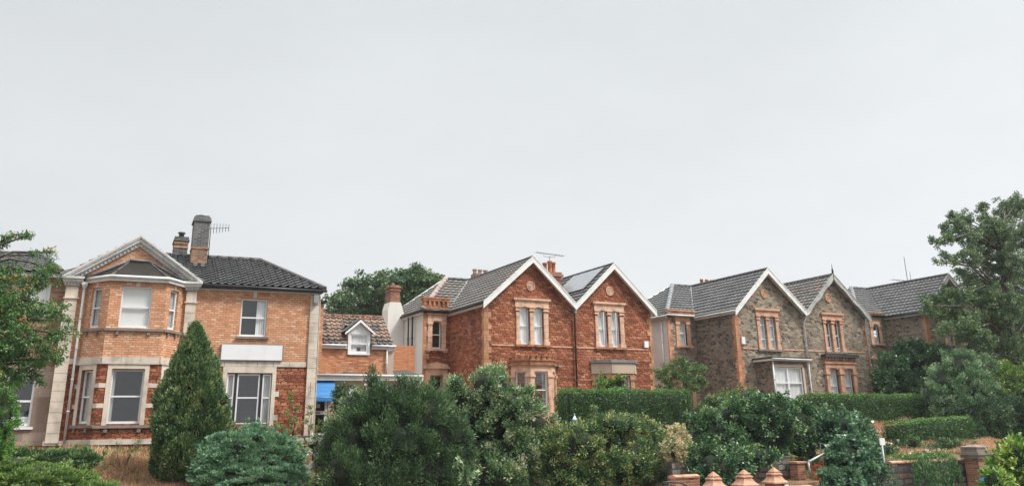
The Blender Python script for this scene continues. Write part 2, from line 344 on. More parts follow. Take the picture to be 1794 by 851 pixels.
class MB:
    def __init__(s): s.bm = bmesh.new(); s.mi = 0
    def face(s, pts):
        try: f = s.bm.faces.new([s.bm.verts.new(p) for p in pts]); f.material_index = s.mi; return f
        except ValueError: return None
    def hexa(s, p):   # p: 8 points, bottom 4 (ccw) then top 4
        v = [s.bm.verts.new(q) for q in p]
        for a in ((3, 2, 1, 0), (4, 5, 6, 7), (0, 1, 5, 4), (1, 2, 6, 5), (2, 3, 7, 6), (3, 0, 4, 7)):
            s.bm.faces.new([v[i] for i in a]).material_index = s.mi
    def box(s, x0, x1, y0, y1, z0, z1):
        s.hexa([(x0, y0, z0), (x1, y0, z0), (x1, y1, z0), (x0, y1, z0), (x0, y0, z1), (x1, y0, z1), (x1, y1, z1), (x0, y1, z1)])
    def fb(s, F, u0, u1, z0, z1, d0, d1):   # box in a facade frame, d = metres proud of the wall
        s.hexa([F.p(u0, z0, d1), F.p(u1, z0, d1), F.p(u1, z0, d0), F.p(u0, z0, d0), F.p(u0, z1, d1), F.p(u1, z1, d1), F.p(u1, z1, d0), F.p(u0, z1, d0)])
    def prism(s, pts, off):
        off = V(off); a = [s.bm.verts.new(p) for p in pts]; b = [s.bm.verts.new(V(p)+off) for p in pts]; n = len(pts)
        s.bm.faces.new(a).material_index = s.mi; s.bm.faces.new(b[::-1]).material_index = s.mi
        for i in range(n): s.bm.faces.new([a[i], b[i], b[(i+1) % n], a[(i+1) % n]]).material_index = s.mi
    def tube(s, pts, r, n=8, r1=None, cap=True):
        pts = [V(p) for p in pts]; rings = []
        for i, p in enumerate(pts):
            d = (pts[min(i+1, len(pts)-1)]-pts[max(i-1, 0)]).normalized()
            a = d.cross(V((0, 0, 1))); a = a.normalized() if a.length > .05 else V((1, 0, 0)); b = d.cross(a)
            rr = r if r1 is None else r+(r1-r)*i/(len(pts)-1)
            rings.append([s.bm.verts.new(p+(a*math.cos(t)+b*math.sin(t))*rr) for t in [2*math.pi*k/n for k in range(n)]])
        for A, B in zip(rings, rings[1:]):
            for k in range(n):
                f = s.bm.faces.new([A[k], A[(k+1) % n], B[(k+1) % n], B[k]]); f.smooth = True; f.material_index = s.mi
        if cap:
            s.bm.faces.new(rings[0][::-1]).material_index = s.mi; s.bm.faces.new(rings[-1]).material_index = s.mi
    def lathe(s, c, prof, n=16, axis='z', sq=False):
        c = V(c); rings = []
        for r, h in prof:
            ring = []
            for k in range(n):
                t = 2*math.pi*(k+.5)/n
                if axis == 'z': ring.append(s.bm.verts.new(c+V((r*math.cos(t), r*math.sin(t), h))))
                else: ring.append(s.bm.verts.new(c+V((r*math.cos(t), -h, r*math.sin(t)))))
            rings.append(ring)
        for A, B in zip(rings, rings[1:]):
            for k in range(n):
                f = s.bm.faces.new([A[k], A[(k+1) % n], B[(k+1) % n], B[k]]); f.smooth = not sq and n > 6; f.material_index = s.mi
        s.bm.faces.new(rings[0][::-1]).material_index = s.mi; s.bm.faces.new(rings[-1]).material_index = s.mi
    def wall(s, F, outline, holes=(), rev=.11, inner=True):
        "wall sheet with real openings and their reveals"
        b = bmesh.new(); b.faces.new([b.verts.new((u, z, 0)) for u, z in outline])
        for (u0, u1, z0, z1) in holes:
            for co, no in (((u0, 0, 0), (1, 0, 0)), ((u1, 0, 0), (1, 0, 0)), ((0, z0, 0), (0, 1, 0)), ((0, z1, 0), (0, 1, 0))):
                bmesh.ops.bisect_plane(b, geom=b.verts[:]+b.edges[:]+b.faces[:], plane_co=co, plane_no=no, dist=1e-5)
        for f in b.faces:
            c = f.calc_center_median()
            if any(u0 < c.x < u1 and z0 < c.y < z1 for u0, u1, z0, z1 in holes): continue
            s.face([F.p(v.co.x, v.co.y, 0) for v in f.verts])
        b.free()
        for (u0, u1, z0, z1) in holes:
            for q in (((u0, z0), (u0, z1)), ((u0, z1), (u1, z1)), ((u1, z1), (u1, z0)), ((u1, z0), (u0, z0))):
                (a0, b0), (a1, b1) = q
                s.face([F.p(a0, b0, 0), F.p(a0, b0, -rev), F.p(a1, b1, -rev), F.p(a1, b1, 0)])
    def tiles(s, pts, tw=.33, row=.34, amp=.035, step=.03, lift=.02):
        "interlocking tiles over a convex sloping polygon: ribs along the slope, a step at each course"
        pts = [V(p) for p in pts]; n = V((0, 0, 0))
        for i in range(len(pts)): n += (pts[i]-pts[0]).cross(pts[(i+1) % len(pts)]-pts[0])
        n.normalize()
        if n.z < 0: n = -n
        U = V((0, 0, 1)).cross(n).normalized(); W = n.cross(U)
        q = [((p-pts[0]).dot(U), (p-pts[0]).dot(W)) for p in pts]
        area = sum(q[i][0]*q[(i+1) % len(q)][1]-q[(i+1) % len(q)][0]*q[i][1] for i in range(len(q)))
        if area < 0: q = q[::-1]
        u0 = min(a for a, _ in q); u1 = max(a for a, _ in q); v0 = min(b for _, b in q); v1 = max(b for _, b in q)
        prof = [(0, 0), (.12, .1), (.28, .9), (.40, 1), (.52, .9), (.68, .1), (.8, 0)]
        us = []
        for k in range(int((u1-u0)/tw)+2):
            for a, h in prof: us.append((u0+(k+a)*tw, h*amp))
        vs = []
        for k in range(int((v1-v0)/row)+2):
            vs.append((v0+k*row, step)); vs.append((v0+(k+1)*row-.004, 0))
        b = bmesh.new(); uvl = None
        g = [[b.verts.new((u, v, lift+hu+hv)) for u, hu in us] for v, hv in vs]
        for j in range(len(vs)-1):
            for i in range(len(us)-1): b.faces.new([g[j][i], g[j][i+1], g[j+1][i+1], g[j+1][i]])
        for i in range(len(q)):
            a, c = q[i], q[(i+1) % len(q)]; no = (-(c[1]-a[1]), c[0]-a[0], 0)
            if math.hypot(no[0], no[1]) < 1e-6: continue
            bmesh.ops.bisect_plane(b, geom=b.verts[:]+b.edges[:]+b.faces[:], plane_co=(a[0], a[1], 0), plane_no=no, clear_inner=True, dist=1e-5)
        mp_ = {v: s.bm.verts.new(pts[0]+U*v.co.x+W*v.co.y+n*v.co.z) for v in b.verts}
        for f in b.faces:
            try:
                nf = s.bm.faces.new([mp_[v] for v in f.verts]); nf.material_index = s.mi
            except ValueError: pass
        b.free()
        # slab under the tiles
        s.mi, old = s.mi, s.mi
        s.face([p-n*.02 for p in pts]); s.TU = (U, W, pts[0]+U*u0+W*v0)
    def build(s, name, mats, parent=None, label=None, smooth=False, uvframe=None, frame=None):
        me = bpy.data.meshes.new(name)
        if parent is not None:
            o = ORI[parent.name]; bmesh.ops.translate(s.bm, verts=s.bm.verts, vec=-o)
        else: o = V((0, 0, 0))
        s.bm.normal_update(); uvl = s.bm.loops.layers.uv.new('UVMap')
        Z = V((0, 0, 1))
        for f in s.bm.faces:
            if uvframe: U, W, O = uvframe
            else:
                n = f.normal
                if abs(n.z) > .98: U, W = V((1, 0, 0)), V((0, 1, 0))
                else:
                    U = Z.cross(n).normalized(); W = n.cross(U)
                O = None
            for l in f.loops:
                p = l.vert.co+o
                if O is not None: p = p-O
                l[uvl].uv = (p.dot(U), p.dot(W))
            if smooth: f.smooth = True
        groups = split_groups(s.bm) if parent is not None and name not in WHOLE else None
        if groups:
            first = None
            for g in groups:
                b = s.bm.copy(); b.faces.ensure_lookup_table(); bmesh.ops.delete(b, geom=[f for f in b.faces if f.index not in g], context='FACES')
                m2 = bpy.data.meshes.new(name); b.to_mesh(m2); b.free()
                for m in (mats if isinstance(mats, (list, tuple)) else [mats]): m2.materials.append(M[m])
                ob = bpy.data.objects.new(name, m2); col.objects.link(ob); ob.parent = parent; ORI[ob.name] = o
                if label: ob['label'] = label
                first = first or ob
            s.bm.free(); return first
        s.bm.to_mesh(me); s.bm.free()
        for m in (mats if isinstance(mats, (list, tuple)) else [mats]): me.materials.append(M[m])
        ob = bpy.data.objects.new(name, me); col.objects.link(ob)
        if parent is not None: ob.parent = parent; ORI[ob.name] = o
        elif frame is not None: ob.matrix_world = frame
        if label: ob['label'] = label
        return ob
class Fr:
    def __init__(s, O, U, Nn): s.O = V(O); s.U = V(U).normalized(); s.N = V(Nn).normalized()
    def p(s, u, z, d=0): q = s.O+s.U*u+s.N*d; return V((q.x, q.y, q.z+z))
def front(y, x0=0): return Fr((x0, y, 0), (1, 0, 0), (0, -1, 0))
def between(a, b):   # facade frame through two plan points, a left, b right as seen from outside
    U = V((b[0]-a[0], b[1]-a[1], 0)); n = V((U.y, -U.x, 0)); return Fr((a[0], a[1], 0), U, n), U.length

def roof(parent, polys, mat, name='roof', **kw):
    "one part; each slope keeps tile rows aligned to its own eave"
    me_parts = []
    for i, p in enumerate(polys):
        mb = MB(); mb.tiles(p, **kw); me_parts.append((mb, mb.TU))
    # join with correct uv per slope
    o = ORI[parent.name]; B = bmesh.new(); uvl = B.loops.layers.uv.new('UVMap')
    for mb, (U, W, O) in me_parts:
        mp_ = {v: B.verts.new(v.co-o) for v in mb.bm.verts}
        for f in mb.bm.faces:
            nf = B.faces.new([mp_[v] for v in f.verts])
            for l in nf.loops:
                q = l.vert.co+o-O; l[uvl].uv = (q.dot(U), q.dot(W))
        mb.bm.free()
    me = bpy.data.meshes.new(name); B.to_mesh(me); B.free(); me.materials.append(M[mat])
    ob = bpy.data.objects.new(name, me); col.objects.link(ob); ob.parent = parent; ORI[ob.name] = o
    return ob
def ridge(parent, segs, mat='ridge_clay', r=.11, name='ridge_tiles'):
    mb = MB()
    for a, b in segs:
        a, b = V(a), V(b); n = max(1, int((b-a).length/.45))
        for k in range(n):
            p, q = a.lerp(b, k/n), a.lerp(b, (k+.97)/n); mb.tube([p, q], r, 8, r1=r*.93)
    return mb.build(name, mat, parent)

def window(parent, F, u0, u1, z0, z1, rails=(.5,), mulls=(), back='dark', fw=.06, set_=.09, curtain=None, sash=None, mat='upvc', sill=None):
    mb = MB(); d0, d1 = -set_-.06, -set_+.0
    mb.fb(F, u0+.002, u0+fw, z0+.002, z1-.002, d0, d1); mb.fb(F, u1-fw, u1-.002, z0+.002, z1-.002, d0, d1)
    mb.fb(F, u0+fw, u1-fw, z1-fw, z1-.002, d0, d1); mb.fb(F, u0+fw, u1-fw, z0+.002, z0+fw*1.4, d0, d1)
    for r in rails:
        z = z0+(z1-z0)*r; mb.fb(F, u0+fw, u1-fw, z-fw*.45, z+fw*.45, d0+.005, d1+.012)
    for m_ in mulls:
        u = u0+(u1-u0)*m_; mb.fb(F, u-fw*.6, u+fw*.6, z0+fw*1.4, z1-fw, d0+.003, d1+.006)
    f = mb.build('window', mat, parent)
    g = MB(); g.face([F.p(u0+fw, z0+fw, -set_-.03), F.p(u1-fw, z0+fw, -set_-.03), F.p(u1-fw, z1-fw, -set_-.03), F.p(u0+fw, z1-fw, -set_-.03)])
    g.build('pane', 'glass', f)
    if curtain:
        for (a, b, c, d, mm) in curtain:     # fractions of the opening, folded cloth
            c_ = MB(); n = max(4, int((u1-u0)*(b-a)/.03)); prev = None; q = []
            for k in range(n+1):
                u = u0+(u1-u0)*(a+(b-a)*k/n); dd = -set_-.10-(.010*math.sin(k*1.9)+.008*math.sin(k*.7) if mm != 'blind_pale' else 0)
                q.append((F.p(u, z0+(z1-z0)*c, dd), F.p(u, z0+(z1-z0)*d, dd)))
            for (p0, p1), (p2, p3) in zip(q, q[1:]): c_.face([p0, p2, p3, p1])
            c_.build('blind' if mm == 'blind_pale' else 'curtain', mm, f)
    if sill:
        s_ = MB(); s_.fb(F, u0-.12, u1+.12, z0-.09, z0-.003, -set_, .09); s_.build('sill', sill, f)
    return f
def pipe(parent, pts, mat, r=.045, name='downpipe', brackets=True):
    mb = MB(); mb.tube(pts, r, 8)
    if brackets:
        a, b = V(pts[-2]), V(pts[-1]); n = int((b-a).length/1.3)
        for k in range(1, n+1):
            p = a.lerp(b, k/(n+1)); mb.lathe(p+V((0, 0, -.03)), [(r*1.35, 0), (r*1.35, .06)], 8)
    return mb.build(name, mat, parent)
def blocks(mb, F, u0, u1, z0, z1, h, d0, d1, gap=.014, rng=None, alt=0):
    z = z0; k = 0
    while z < z1-.02:
        t = min(z+h*(1 if rng is None else rng.uniform(.85, 1.15)), z1)
        if z1-t < .08: t = z1
        a = alt if k % 2 else 0
        mb.fb(F, u0, u1+a, z, t-gap, d0, d1); z = t; k += 1
def aerial(parent, base, h, d, elems, mat='galvanised', boom=1.1, el_len=.5, vert=False, name='aerial'):
    mb = MB(); b = V(base); t = b+V((0, 0, h)); mb.tube([b, t], .018, 6)
    d = V(d).normalized(); s0 = t-V((0, 0, .06))-d*boom*.25; mb.tube([s0, s0+d*boom], .012, 5)
    a = d.cross(V((0, 0, 1))).normalized() if not vert else V((0, 0, 1))
    for k in range(elems):
        p = s0+d*boom*(k/(elems-1)); ln = el_len*(1-.4*k/elems); mb.tube([p-a*ln/2, p+a*ln/2], .011, 4)
    return mb.build(name, mat, parent)

rng = random.Random(7)
# ------------------------------------------------------------------ ground, street
def terrace(x):
    pts = [(-60, -.42), (9, -.42), (14, -.2), (20, .1), (30, .5), (36, .75), (48, 1.0), (90, 1.6)]
    for (a, b), (c, d) in zip(pts, pts[1:]):
        if x <= c: return b+(d-b)*(max(x, a)-a)/(c-a)
    return pts[-1][1]
def ground(x, y):
    t = terrace(x)
    if y > 35.5: return t+max(0, y-52)*.02
    return t-.25*(35.5-max(y, 29))-.08*max(0, 29-y)
YW = 23.6                                        # line of the retaining walls along the pavement
STREET = -3.1
def make_ground():
    mb = MB(); xs = [-90+i*2.0 for i in range(126)]; ys = [YW+.3, 24.5, 25.5, 26.5, 27.5, 28.5, 29.5, 30.5, 31.5, 32.5, 33.5, 34.5, 35.5, 37, 40, 46, 55, 80, 150, 400, 1500]
    xs = [-1500, -400]+xs+[400, 1500]
    g = [[mb.bm.verts.new((x, y, ground(x, y)+(.05*math.sin(x*1.3)*math.cos(y*1.7) if y < 60 else 0))) for x in xs] for y in ys]
    for j in range(len(ys)-1):
        for i in range(len(xs)-1): mb.bm.faces.new([g[j][i], g[j][i+1], g[j+1][i+1], g[j+1][i]])
    lo_ = [mb.bm.verts.new((x, ys[0], STREET-.3)) for x in xs]      # the bed's earth face behind the walls
    for i in range(len(xs)-1): mb.bm.faces.new([lo_[i], lo_[i+1], g[0][i+1], g[0][i]])
    tag(mb.build('garden_ground', 'earth', smooth=True), kind='structure')
    mb = MB(); mb.box(-1500, 1500, 20.9, YW+.25, STREET-.5, STREET+.0); tag(mb.build('pavement', 'paving'), kind='structure')
    mb = MB(); mb.box(-1500, 1500, 20.7, 20.896, STREET-.5, STREET+.01); tag(mb.build('kerb', 'kerb_stone'), kind='structure')
    mb = MB(); mb.face([(-1500, -1500, STREET-.13), (1500, -1500, STREET-.13), (1500, 20.9, STREET-.13), (-1500, 20.9, STREET-.13)])
    tag(mb.build('road', 'asphalt'), kind='structure')
    mb = MB()
    for k in range(-20, 40): mb.face([(k*6, 17.0, STREET-.126), (k*6+3, 17.0, STREET-.126), (k*6+3, 17.1, STREET-.126), (k*6, 17.1, STREET-.126)])
    tag(mb.build('road_marking', 'road_paint'), kind='structure')
make_ground()

# ------------------------------------------------------------------ HOUSE 1: buff brick house with pediment and canted bay
def buff_house():
    h = thing('brick_house', 'buff brick house with white pediment, two-storey canted bay and blank white signboard', 'house', (2.7, 37, -.15), frame=ROT1)
    W = front(37); B0 = -.9; MID = 2.64
    up_hole = (4.30, 5.32, 3.79, 5.28); lo_hole = (3.97, 5.68, .5, 2.38)
    # upper and lower walls (right part, then behind the bay)
    mb = MB(); mb.wall(W, [(2.3, 2.84), (7.4, 2.84), (7.4, 5.66), (2.3, 5.66)], [up_hole])
    mb.wall(W, [(-1.9, 2.84), (2.3, 2.84), (2.3, 5.8), (.33, 7.4), (-1.9, 5.8)], [(-1.1, 1.9, 3.2, 5.5)])
    mb.wall(Fr((7.4, 37, 0), (0, 1, 0), (1, 0, 0)), [(0, 2.84), (7, 2.84), (7, 5.66), (0, 5.66)])
    mb.wall(Fr((-2.0, 44, 0), (0, -1, 0), (-1, 0, 0)), [(0, -.3), (7, -.3), (7, 5.66), (0, 5.66)])
    mb.wall(Fr((7.4, 44, 0), (-1, 0, 0), (0, 1, 0)), [(0, -.3), (9.4, -.3), (9.4, 5.66), (0, 5.66)])
    # soldier arch over the upstairs window
    mb.build('upper_wall', 'brick', h)
    mb = MB(); mb.wall(W, [(2.3, B0), (7.4, B0), (7.4, 2.64), (2.3, 2.64)], [lo_hole], rev=.16)
    mb.wall(W, [(-1.9, B0), (2.3, B0), (2.3, 2.64), (-1.9, 2.64)], [(-1.1, 1.9, .1, 2.55)])
    mb.wall(Fr((7.4, 37, 0), (0, 1, 0), (1, 0, 0)), [(0, B0), (7, B0), (7, 2.64), (0, 2.64)]); mb.build('lower_wall', 'redstone', h)
    mb = MB()
    for k in range(9):
        u = 4.22+k*.13; 
        if k == 4: continue
        mb.fb(W, u, u+.12, 5.30, 5.56, 0, .012)
    mb.build('window_arch', 'brick_link', h)
    mb = MB(); mb.fb(W, 4.74, 4.87, 5.29, 5.60, 0, .03); mb.build('keystone', 'bath_stone', h)
    # string band
    mb = MB()
    u = 2.6
    while u < 7.0:
        e = min(u+.62, 7.0); mb.fb(W, u, e-.012, 2.64, 2.84, -.05, .035); u = e
    for a, b in ((-1.62, -1.32),): mb.fb(W, a, b, 2.64, 2.84, -.05, .035)
    mb.fb(W, 2.08, 2.2, 2.64, 2.84, -.05, .035)
    mb.build('string_band', 'pale_band', h)
    # pilasters and corner quoins
    mb = MB(); r = random.Random(3)
    for a, b in ((-2.04, -1.61), (2.2, 2.58)):
        mb.fb(W, a+.01, b-.01, -.1, 5.45, -.05, .10); blocks(mb, W, a, b, -.08, 5.0, .36, .05, .13, rng=r); mb.fb(W, a, b, 5.03, 5.45, .05, .13); mb.fb(W, a-.05, b+.06, 5.0, 5.035, .05, .18)
    mb.fb(W, 7.03, 7.36, -.1, 5.5, -.05, .05); blocks(mb, W, 7.02, 7.38, -.08, 5.5, .36, .02, .08, rng=r)
    S = Fr((7.4, 37, 0), (0, 1, 0), (1, 0, 0)); blocks(mb, S, -.08, .3, -.08, 5.5, .36, .0, .03, rng=random.Random(3))
    mb.build('quoin', 'bath_stone', h)
    mb = MB(); mb.fb(W, -2.1, -1.3, -.16, .0, -.05, .10); mb.fb(W, 2.1, 7.42, -.16, -.02, -.05, .10); mb.build('plinth', 'pale_band', h)
    # capitals + raking cornice with dentils
    for a, b in ((-2.04, -1.61), (2.2, 2.58)):
        mb = MB()
        mb.fb(W, a-.04, b+.04, 5.47, 5.53, 0, .17); mb.fb(W, a-.09, b+.09, 5.56, 5.62, 0, .22)
        mb.fb(W, a-.13, b+.13, 5.62, 5.72, 0, .30); mb.fb(W, a-.17, b+.17, 5.72, 5.80, 0, .36)
        k = a-.06
        while k < b+.03: mb.fb(W, k, k+.06, 5.49, 5.57, .02, .21); k += .105
        mb.build('capital', 'grey_cornice', h)
    mb = MB(); ap = (.33, 7.50)
    for sgn, ex in ((-1, -2.2), (1, 2.76)):
        E = V((ex, 0, 5.80)); A = V((ap[0], 0, ap[1])); d = (A-E).normalized(); n = V((-d.z, 0, d.x)) if d.x > 0 else V((d.z, 0, -d.x))
        for t0, t1, dep in ((-.05, .02, .30), (-.10, -.05, .27), (-.19, -.10, .22), (-.235, -.19, .14), (-.33, -.235, .06)):
            def at(base, t, E=E, A=A, n=n):
                # miter at the apex
                p = base+n*t
                return p
            a0 = E+n*t0; a1 = E+n*t1
            # intersect with apex vertical
            def apex(t):
                p = E+n*t; k = (A.x-p.x)/d.x; return p+d*k
            q = [a0, apex(t0), apex(t1), a1]
            mb.prism([V((p.x, 37-dep, p.z)) for p in q], (0, dep-.0+(.02 if t0 > -.3 else 0), 0))
        ln = (A-E).length; s_ = .25
        while s_ < ln-.12:
            c0 = E+d*s_+n*-.32; c1 = E+d*(s_+.085)+n*-.32
            mb.prism([V((p.x, 37-.115, p.z)) for p in (c0, c1, c1+n*.085, c0+n*.085)], (0, .06, 0)); s_ += .15
    mb.build('pediment_cornice', 'grey_cornice', h)
    # bay
    PL, FL, FR_, PR = (-1.31, 37), (-.51, 36), (1.43, 36), (2.12, 37)
    segs = [between(PL, FL), between(FL, FR_), between(FR_, PR)]
    ub = MB(); lb = MB(); band = MB(); sur = MB(); sill = MB(); pl = MB(); strips = MB(); arch = MB()
    upw = [(.28, .84, 3.92, 5.38), (.40, 1.46, 3.90, 5.42), (.30, .84, 3.92, 5.38)]
    low = [(.30, .92, .56, 2.40), (.38, 1.48, .54, 2.42), (.30, .92, .56, 2.40)]
    CUR = [[(.0, 1, 0, 1, 'curtain_grey')], [(0, 1, 0, 1, 'blind_pale')], [(0, 1, 0, 1, 'curtain_grey')]]
    CURL = [[(0.02, .95, 0, 1, 'curtain_grey')], [(0.0, .14, 0, 1, 'curtain_grey'), (.93, 1, 0, .75, 'curtain_grey')], [(0.1, .9, 0, 1, 'curtain_grey')]]
    for i, (F, ln) in enumerate(segs):
        ub.wall(F, [(0, 2.84), (ln, 2.84), (ln, 5.62), (0, 5.62)], [upw[i]])
        lb.wall(F, [(0, B0), (ln, B0), (ln, 2.64), (0, 2.64)], [low[i]], rev=.16)
        n = 3 if i == 1 else 2
        for k in range(n): band.fb(F, ln*k/n, ln*(k+1)/n-.01, 2.66, 2.86, -.04, .045)
        band.fb(F, .0, ln, 2.60, 2.655, -.04, .07)
        u0, u1, z0, z1 = low[i]
        w_ = .15
        sur.fb(F, u0-w_, u0, z0-.05, z1+.02, -.1, .03); sur.fb(F, u1, u1+w_, z0-.05, z1+.02, -.1, .03); sur.fb(F, u0-w_, u1+w_, z1+.02, 2.60, -.1, .032)
        e0 = -.05 if i == 1 else 0; e1 = ln+(.05 if i == 1 else 0)
        sill.fb(F, e0+(.1 if i == 0 else 0), e1-(.1 if i == 2 else 0), z0-.15, z0-.05, -.1, .11)
        for c in (u0-.05, u1-.06): sill.fb(F, c, c+.12, z0-.29, z0-.15, 0, .08)
        sill.fb(F, e0+(.1 if i == 0 else 0), e1-(.1 if i == 2 else 0), 3.78, 3.87, -.06, .10)
        for c in (upw[i][0]-.05, upw[i][1]-.05): sill.fb(F, c, c+.10, 3.64, 3.78, 0, .07)
        pl.fb(F, e0, e1, -.16, .02, -.1, .08)
        for z in (1.08, 1.78):
            strips.fb(F, 0, u0-w_-.002, z, z+.15, -.06, .02); strips.fb(F, u1+w_+.002, ln, z, z+.15, -.06, .02)
        a = upw[i]
        arch.fb(F, (a[0]+a[1])/2-.07, (a[0]+a[1])/2+.07, 5.41 if i else 5.40, 5.57, 0, .02)
        window(h, F, *upw[i], rails=(.5,), curtain=CUR[i]); window(h, F, *low[i], rails=(.5,), set_=.12, curtain=CURL[i])
    ub.build('bay_upper_wall', 'brick', h); lb.build('bay_lower_wall', 'redstone', h); band.build('bay_band', 'pale_band', h)
    sur.build('window_surround', 'bath_stone', h); sill.build('bay_sill', 'sill_stone', h); pl.build('bay_plinth', 'pale_band', h)
    strips.build('stone_strips', 'bath_stone', h); arch.build('bay_keystone', 'bath_stone', h)
    # bay gutter, fascia and roof
    g = MB(); fa = MB(); o = .13
    pts = [(-1.47, 36.98), (-.56, 35.84), (1.48, 35.84), (2.28, 36.98)]
    for a, b in zip(pts, pts[1:]):
        F, ln = between(a, b); fa.fb(F, 0, ln, 5.58, 5.68, -.1, .0)
    g.tube([V((a, b-.03, 5.73)) for a, b in pts], .06, 8)
    g.build('gutter', 'fascia_white', h); fa.build('fascia', 'fascia_white', h)
    E_ = [V((a, b, 5.72)) for a, b in pts]; T0, T1 = V((.02, 36.99, 6.50)), V((.74, 36.99, 6.50))
    r = MB(); r.face([E_[0], E_[1], T0]); r.face([E_[1], E_[2], T1, T0]); r.face([E_[2], E_[3], T1]); r.face([V((-1.47, 37, 5.70)), T0, T1, V((2.28, 37, 5.70))])
    r.build('bay_roof', 'slate', h)
    ridge(h, [(E_[1], T0), (E_[2], T1)], r=.055, mat='ridge_clay', name='hip_tiles')
    f = MB(); f.tube([E_[0]+V((0, -.03, .03)), T0+V((0, -.04, .05))], .05, 6); f.tube([T0+V((0, -.04, .05)), T1+V((0, -.04, .05))], .05, 6); f.tube([T1+V((0, -.04, .05)), E_[3]+V((0, -.03, .03))], .05, 6); f.build('lead_flashing', 'lead', h)
    # downpipe and hopper
    pipe(h, [(-1.42, 36.87, 5.40), (-1.42, 36.87, -.12)], 'fascia_white', .045)
    mb = MB(); mb.lathe((-1.42, 36.86, 5.38), [(.06, 0), (.12, .10), (.15, .14), (.15, .24)], 4); mb.build('hopper', 'fascia_white', h)
    # right-hand windows
    window(h, W, *up_hole, rails=(.5,), curtain=[(.62, 1, 0, .95, 'net')], sill='sill_stone')
    f = MB()
    f.fb(W, 3.80, 3.97, .42, 2.40, -.1, .03); f.fb(W, 5.68, 5.83, .42, 2.40, -.1, .03); f.fb(W, 3.80, 5.83, 2.40, 2.635, -.1, .034)
    for z in (.62, 1.5): f.fb(W, 5.83, 5.98, z, z+.2, -.05, .03); f.fb(W, 3.66, 3.80, z+.3, z+.5, -.05, .03)
    f.build('window_surround', 'bath_stone', h)
    s_ = MB(); s_.fb(W, 3.72, 5.92, .32, .42, -.1, .10)
    for c in (3.85, 4.72, 5.65): s_.fb(W, c, c+.13, .18, .32, 0, .07)
    s_.build('sill', 'sill_stone', h)
    for (a, b, cu) in ((3.98, 4.27, [(0, 1, 0, 1, 'curtain_grey')]), (4.37, 5.23, []), (5.33, 5.67, [(.1, 1, 0, 1, 'curtain_grey')])):
        window(h, W, a, b, .46, 2.36, rails=(.53,), set_=.06, fw=.055, curtain=cu)
    mb = MB(); mb.fb(W, 4.275, 4.365, .44, 2.38, -.14, -.03); mb.fb(W, 5.235, 5.325, .44, 2.38, -.14, -.03); mb.build('window_mullion', 'black_plastic', h)
    # signboard (blank)
    mb = MB(); mb.fb(W, 3.68, 6.0, 2.89, 3.48, .03, .10)
    bo = mb.build('signboard', 'signboard', h, label='blank white signboard')
    mb = MB(); mb.fb(W, 3.66, 6.02, 2.865, 2.888, .02, .11); mb.fb(W, 3.66, 6.02, 3.482, 3.50, .02, .11); mb.fb(W, 3.66, 3.678, 2.89, 3.48, .02, .11); mb.fb(W, 6.002, 6.02, 2.89, 3.48, .02, .11)
    q = mb.build('sign_frame', 'galvanised', bo)
    mb = MB(); mb.fb(W, 7.1, 7.3, 5.18, 5.5, .09, .30); mb.lathe((7.2, 36.8, 5.08), [(.06, 0), (.1, .1)], 8); mb.build('bird_box', 'galvanised', h, label='grey metal box under the eave corner')
    mb = MB(); mb.box(7.17, 7.185, 36.86, 36.875, 1.55, 2.05); mb.box(7.17, 7.185, 36.70, 36.9, 1.7, 1.715); mb.build('iron_bracket', 'dark_iron', h)
    # main roof: ridge y 40.4, z 7.44
    EZ, RZ, RY, BY = 5.72, 7.42, 40.4, 43.9
    polys = [[V((-2.2, 36.75, EZ)), V((7.55, 36.75, EZ)), V((5.35, RY, RZ)), V((-.2, RY, RZ))],
             [V((7.55, 36.75, EZ)), V((7.55, 44.05, EZ)), V((5.35, RY, RZ))],
             [V((7.55, 44.05, EZ)), V((-2.2, 44.05, EZ)), V((-.2, RY, RZ)), V((5.35, RY, RZ))],
             [V((-2.2, 44.05, EZ)), V((-2.2, 36.75, EZ)), V((-.2, RY, RZ))],
             [V((-2.2, 36.75, 5.80)), V((.33, 36.75, 7.40)), V((.33, 40.9, 7.40)), V((-2.2, 40.9, 5.80))],
             [V((2.75, 36.75, 5.80)), V((2.75, 40.9, 5.80)), V((.33, 40.9, 7.40)), V((.33, 36.75, 7.40))]]
    roof(h, polys, 'roof_dark', tw=.30, row=.34, amp=.055, step=.05)
    ridge(h, [((-.2, RY, RZ+.05), (5.35, RY, RZ+.05)), ((5.35, RY, RZ+.05), (7.55, 36.75, EZ+.05)), ((.33, 36.8, 7.42), (.33, 40.5, 7.42))])
    mb = MB(); mb.tube([(2.75, 36.68, 5.70), (7.62, 36.68, 5.66)], .055, 8); mb.fb(W, 2.6, 7.5, 5.60, 5.68, 0, .22); mb.build('eaves_gutter', 'black_plastic', h)
    mb = MB(); mb.fb(W, 2.6, 7.45, 5.55, 5.597, 0, .10); mb.build('eaves_board', 'fascia_white', h)
    mb = MB(); mb.face([(-2.3, 36.95, 5.98), (-1.55, 36.95, 6.28), (-1.0, 39.5, 6.75), (-2.3, 39.5, 6.5)]); mb.face([(-2.3, 36.95, 5.7), (-1.9, 36.95, 5.85), (-1.55, 36.95, 6.28), (-2.3, 36.95, 5.98)]); mb.build('lead_valley', 'lead', h)
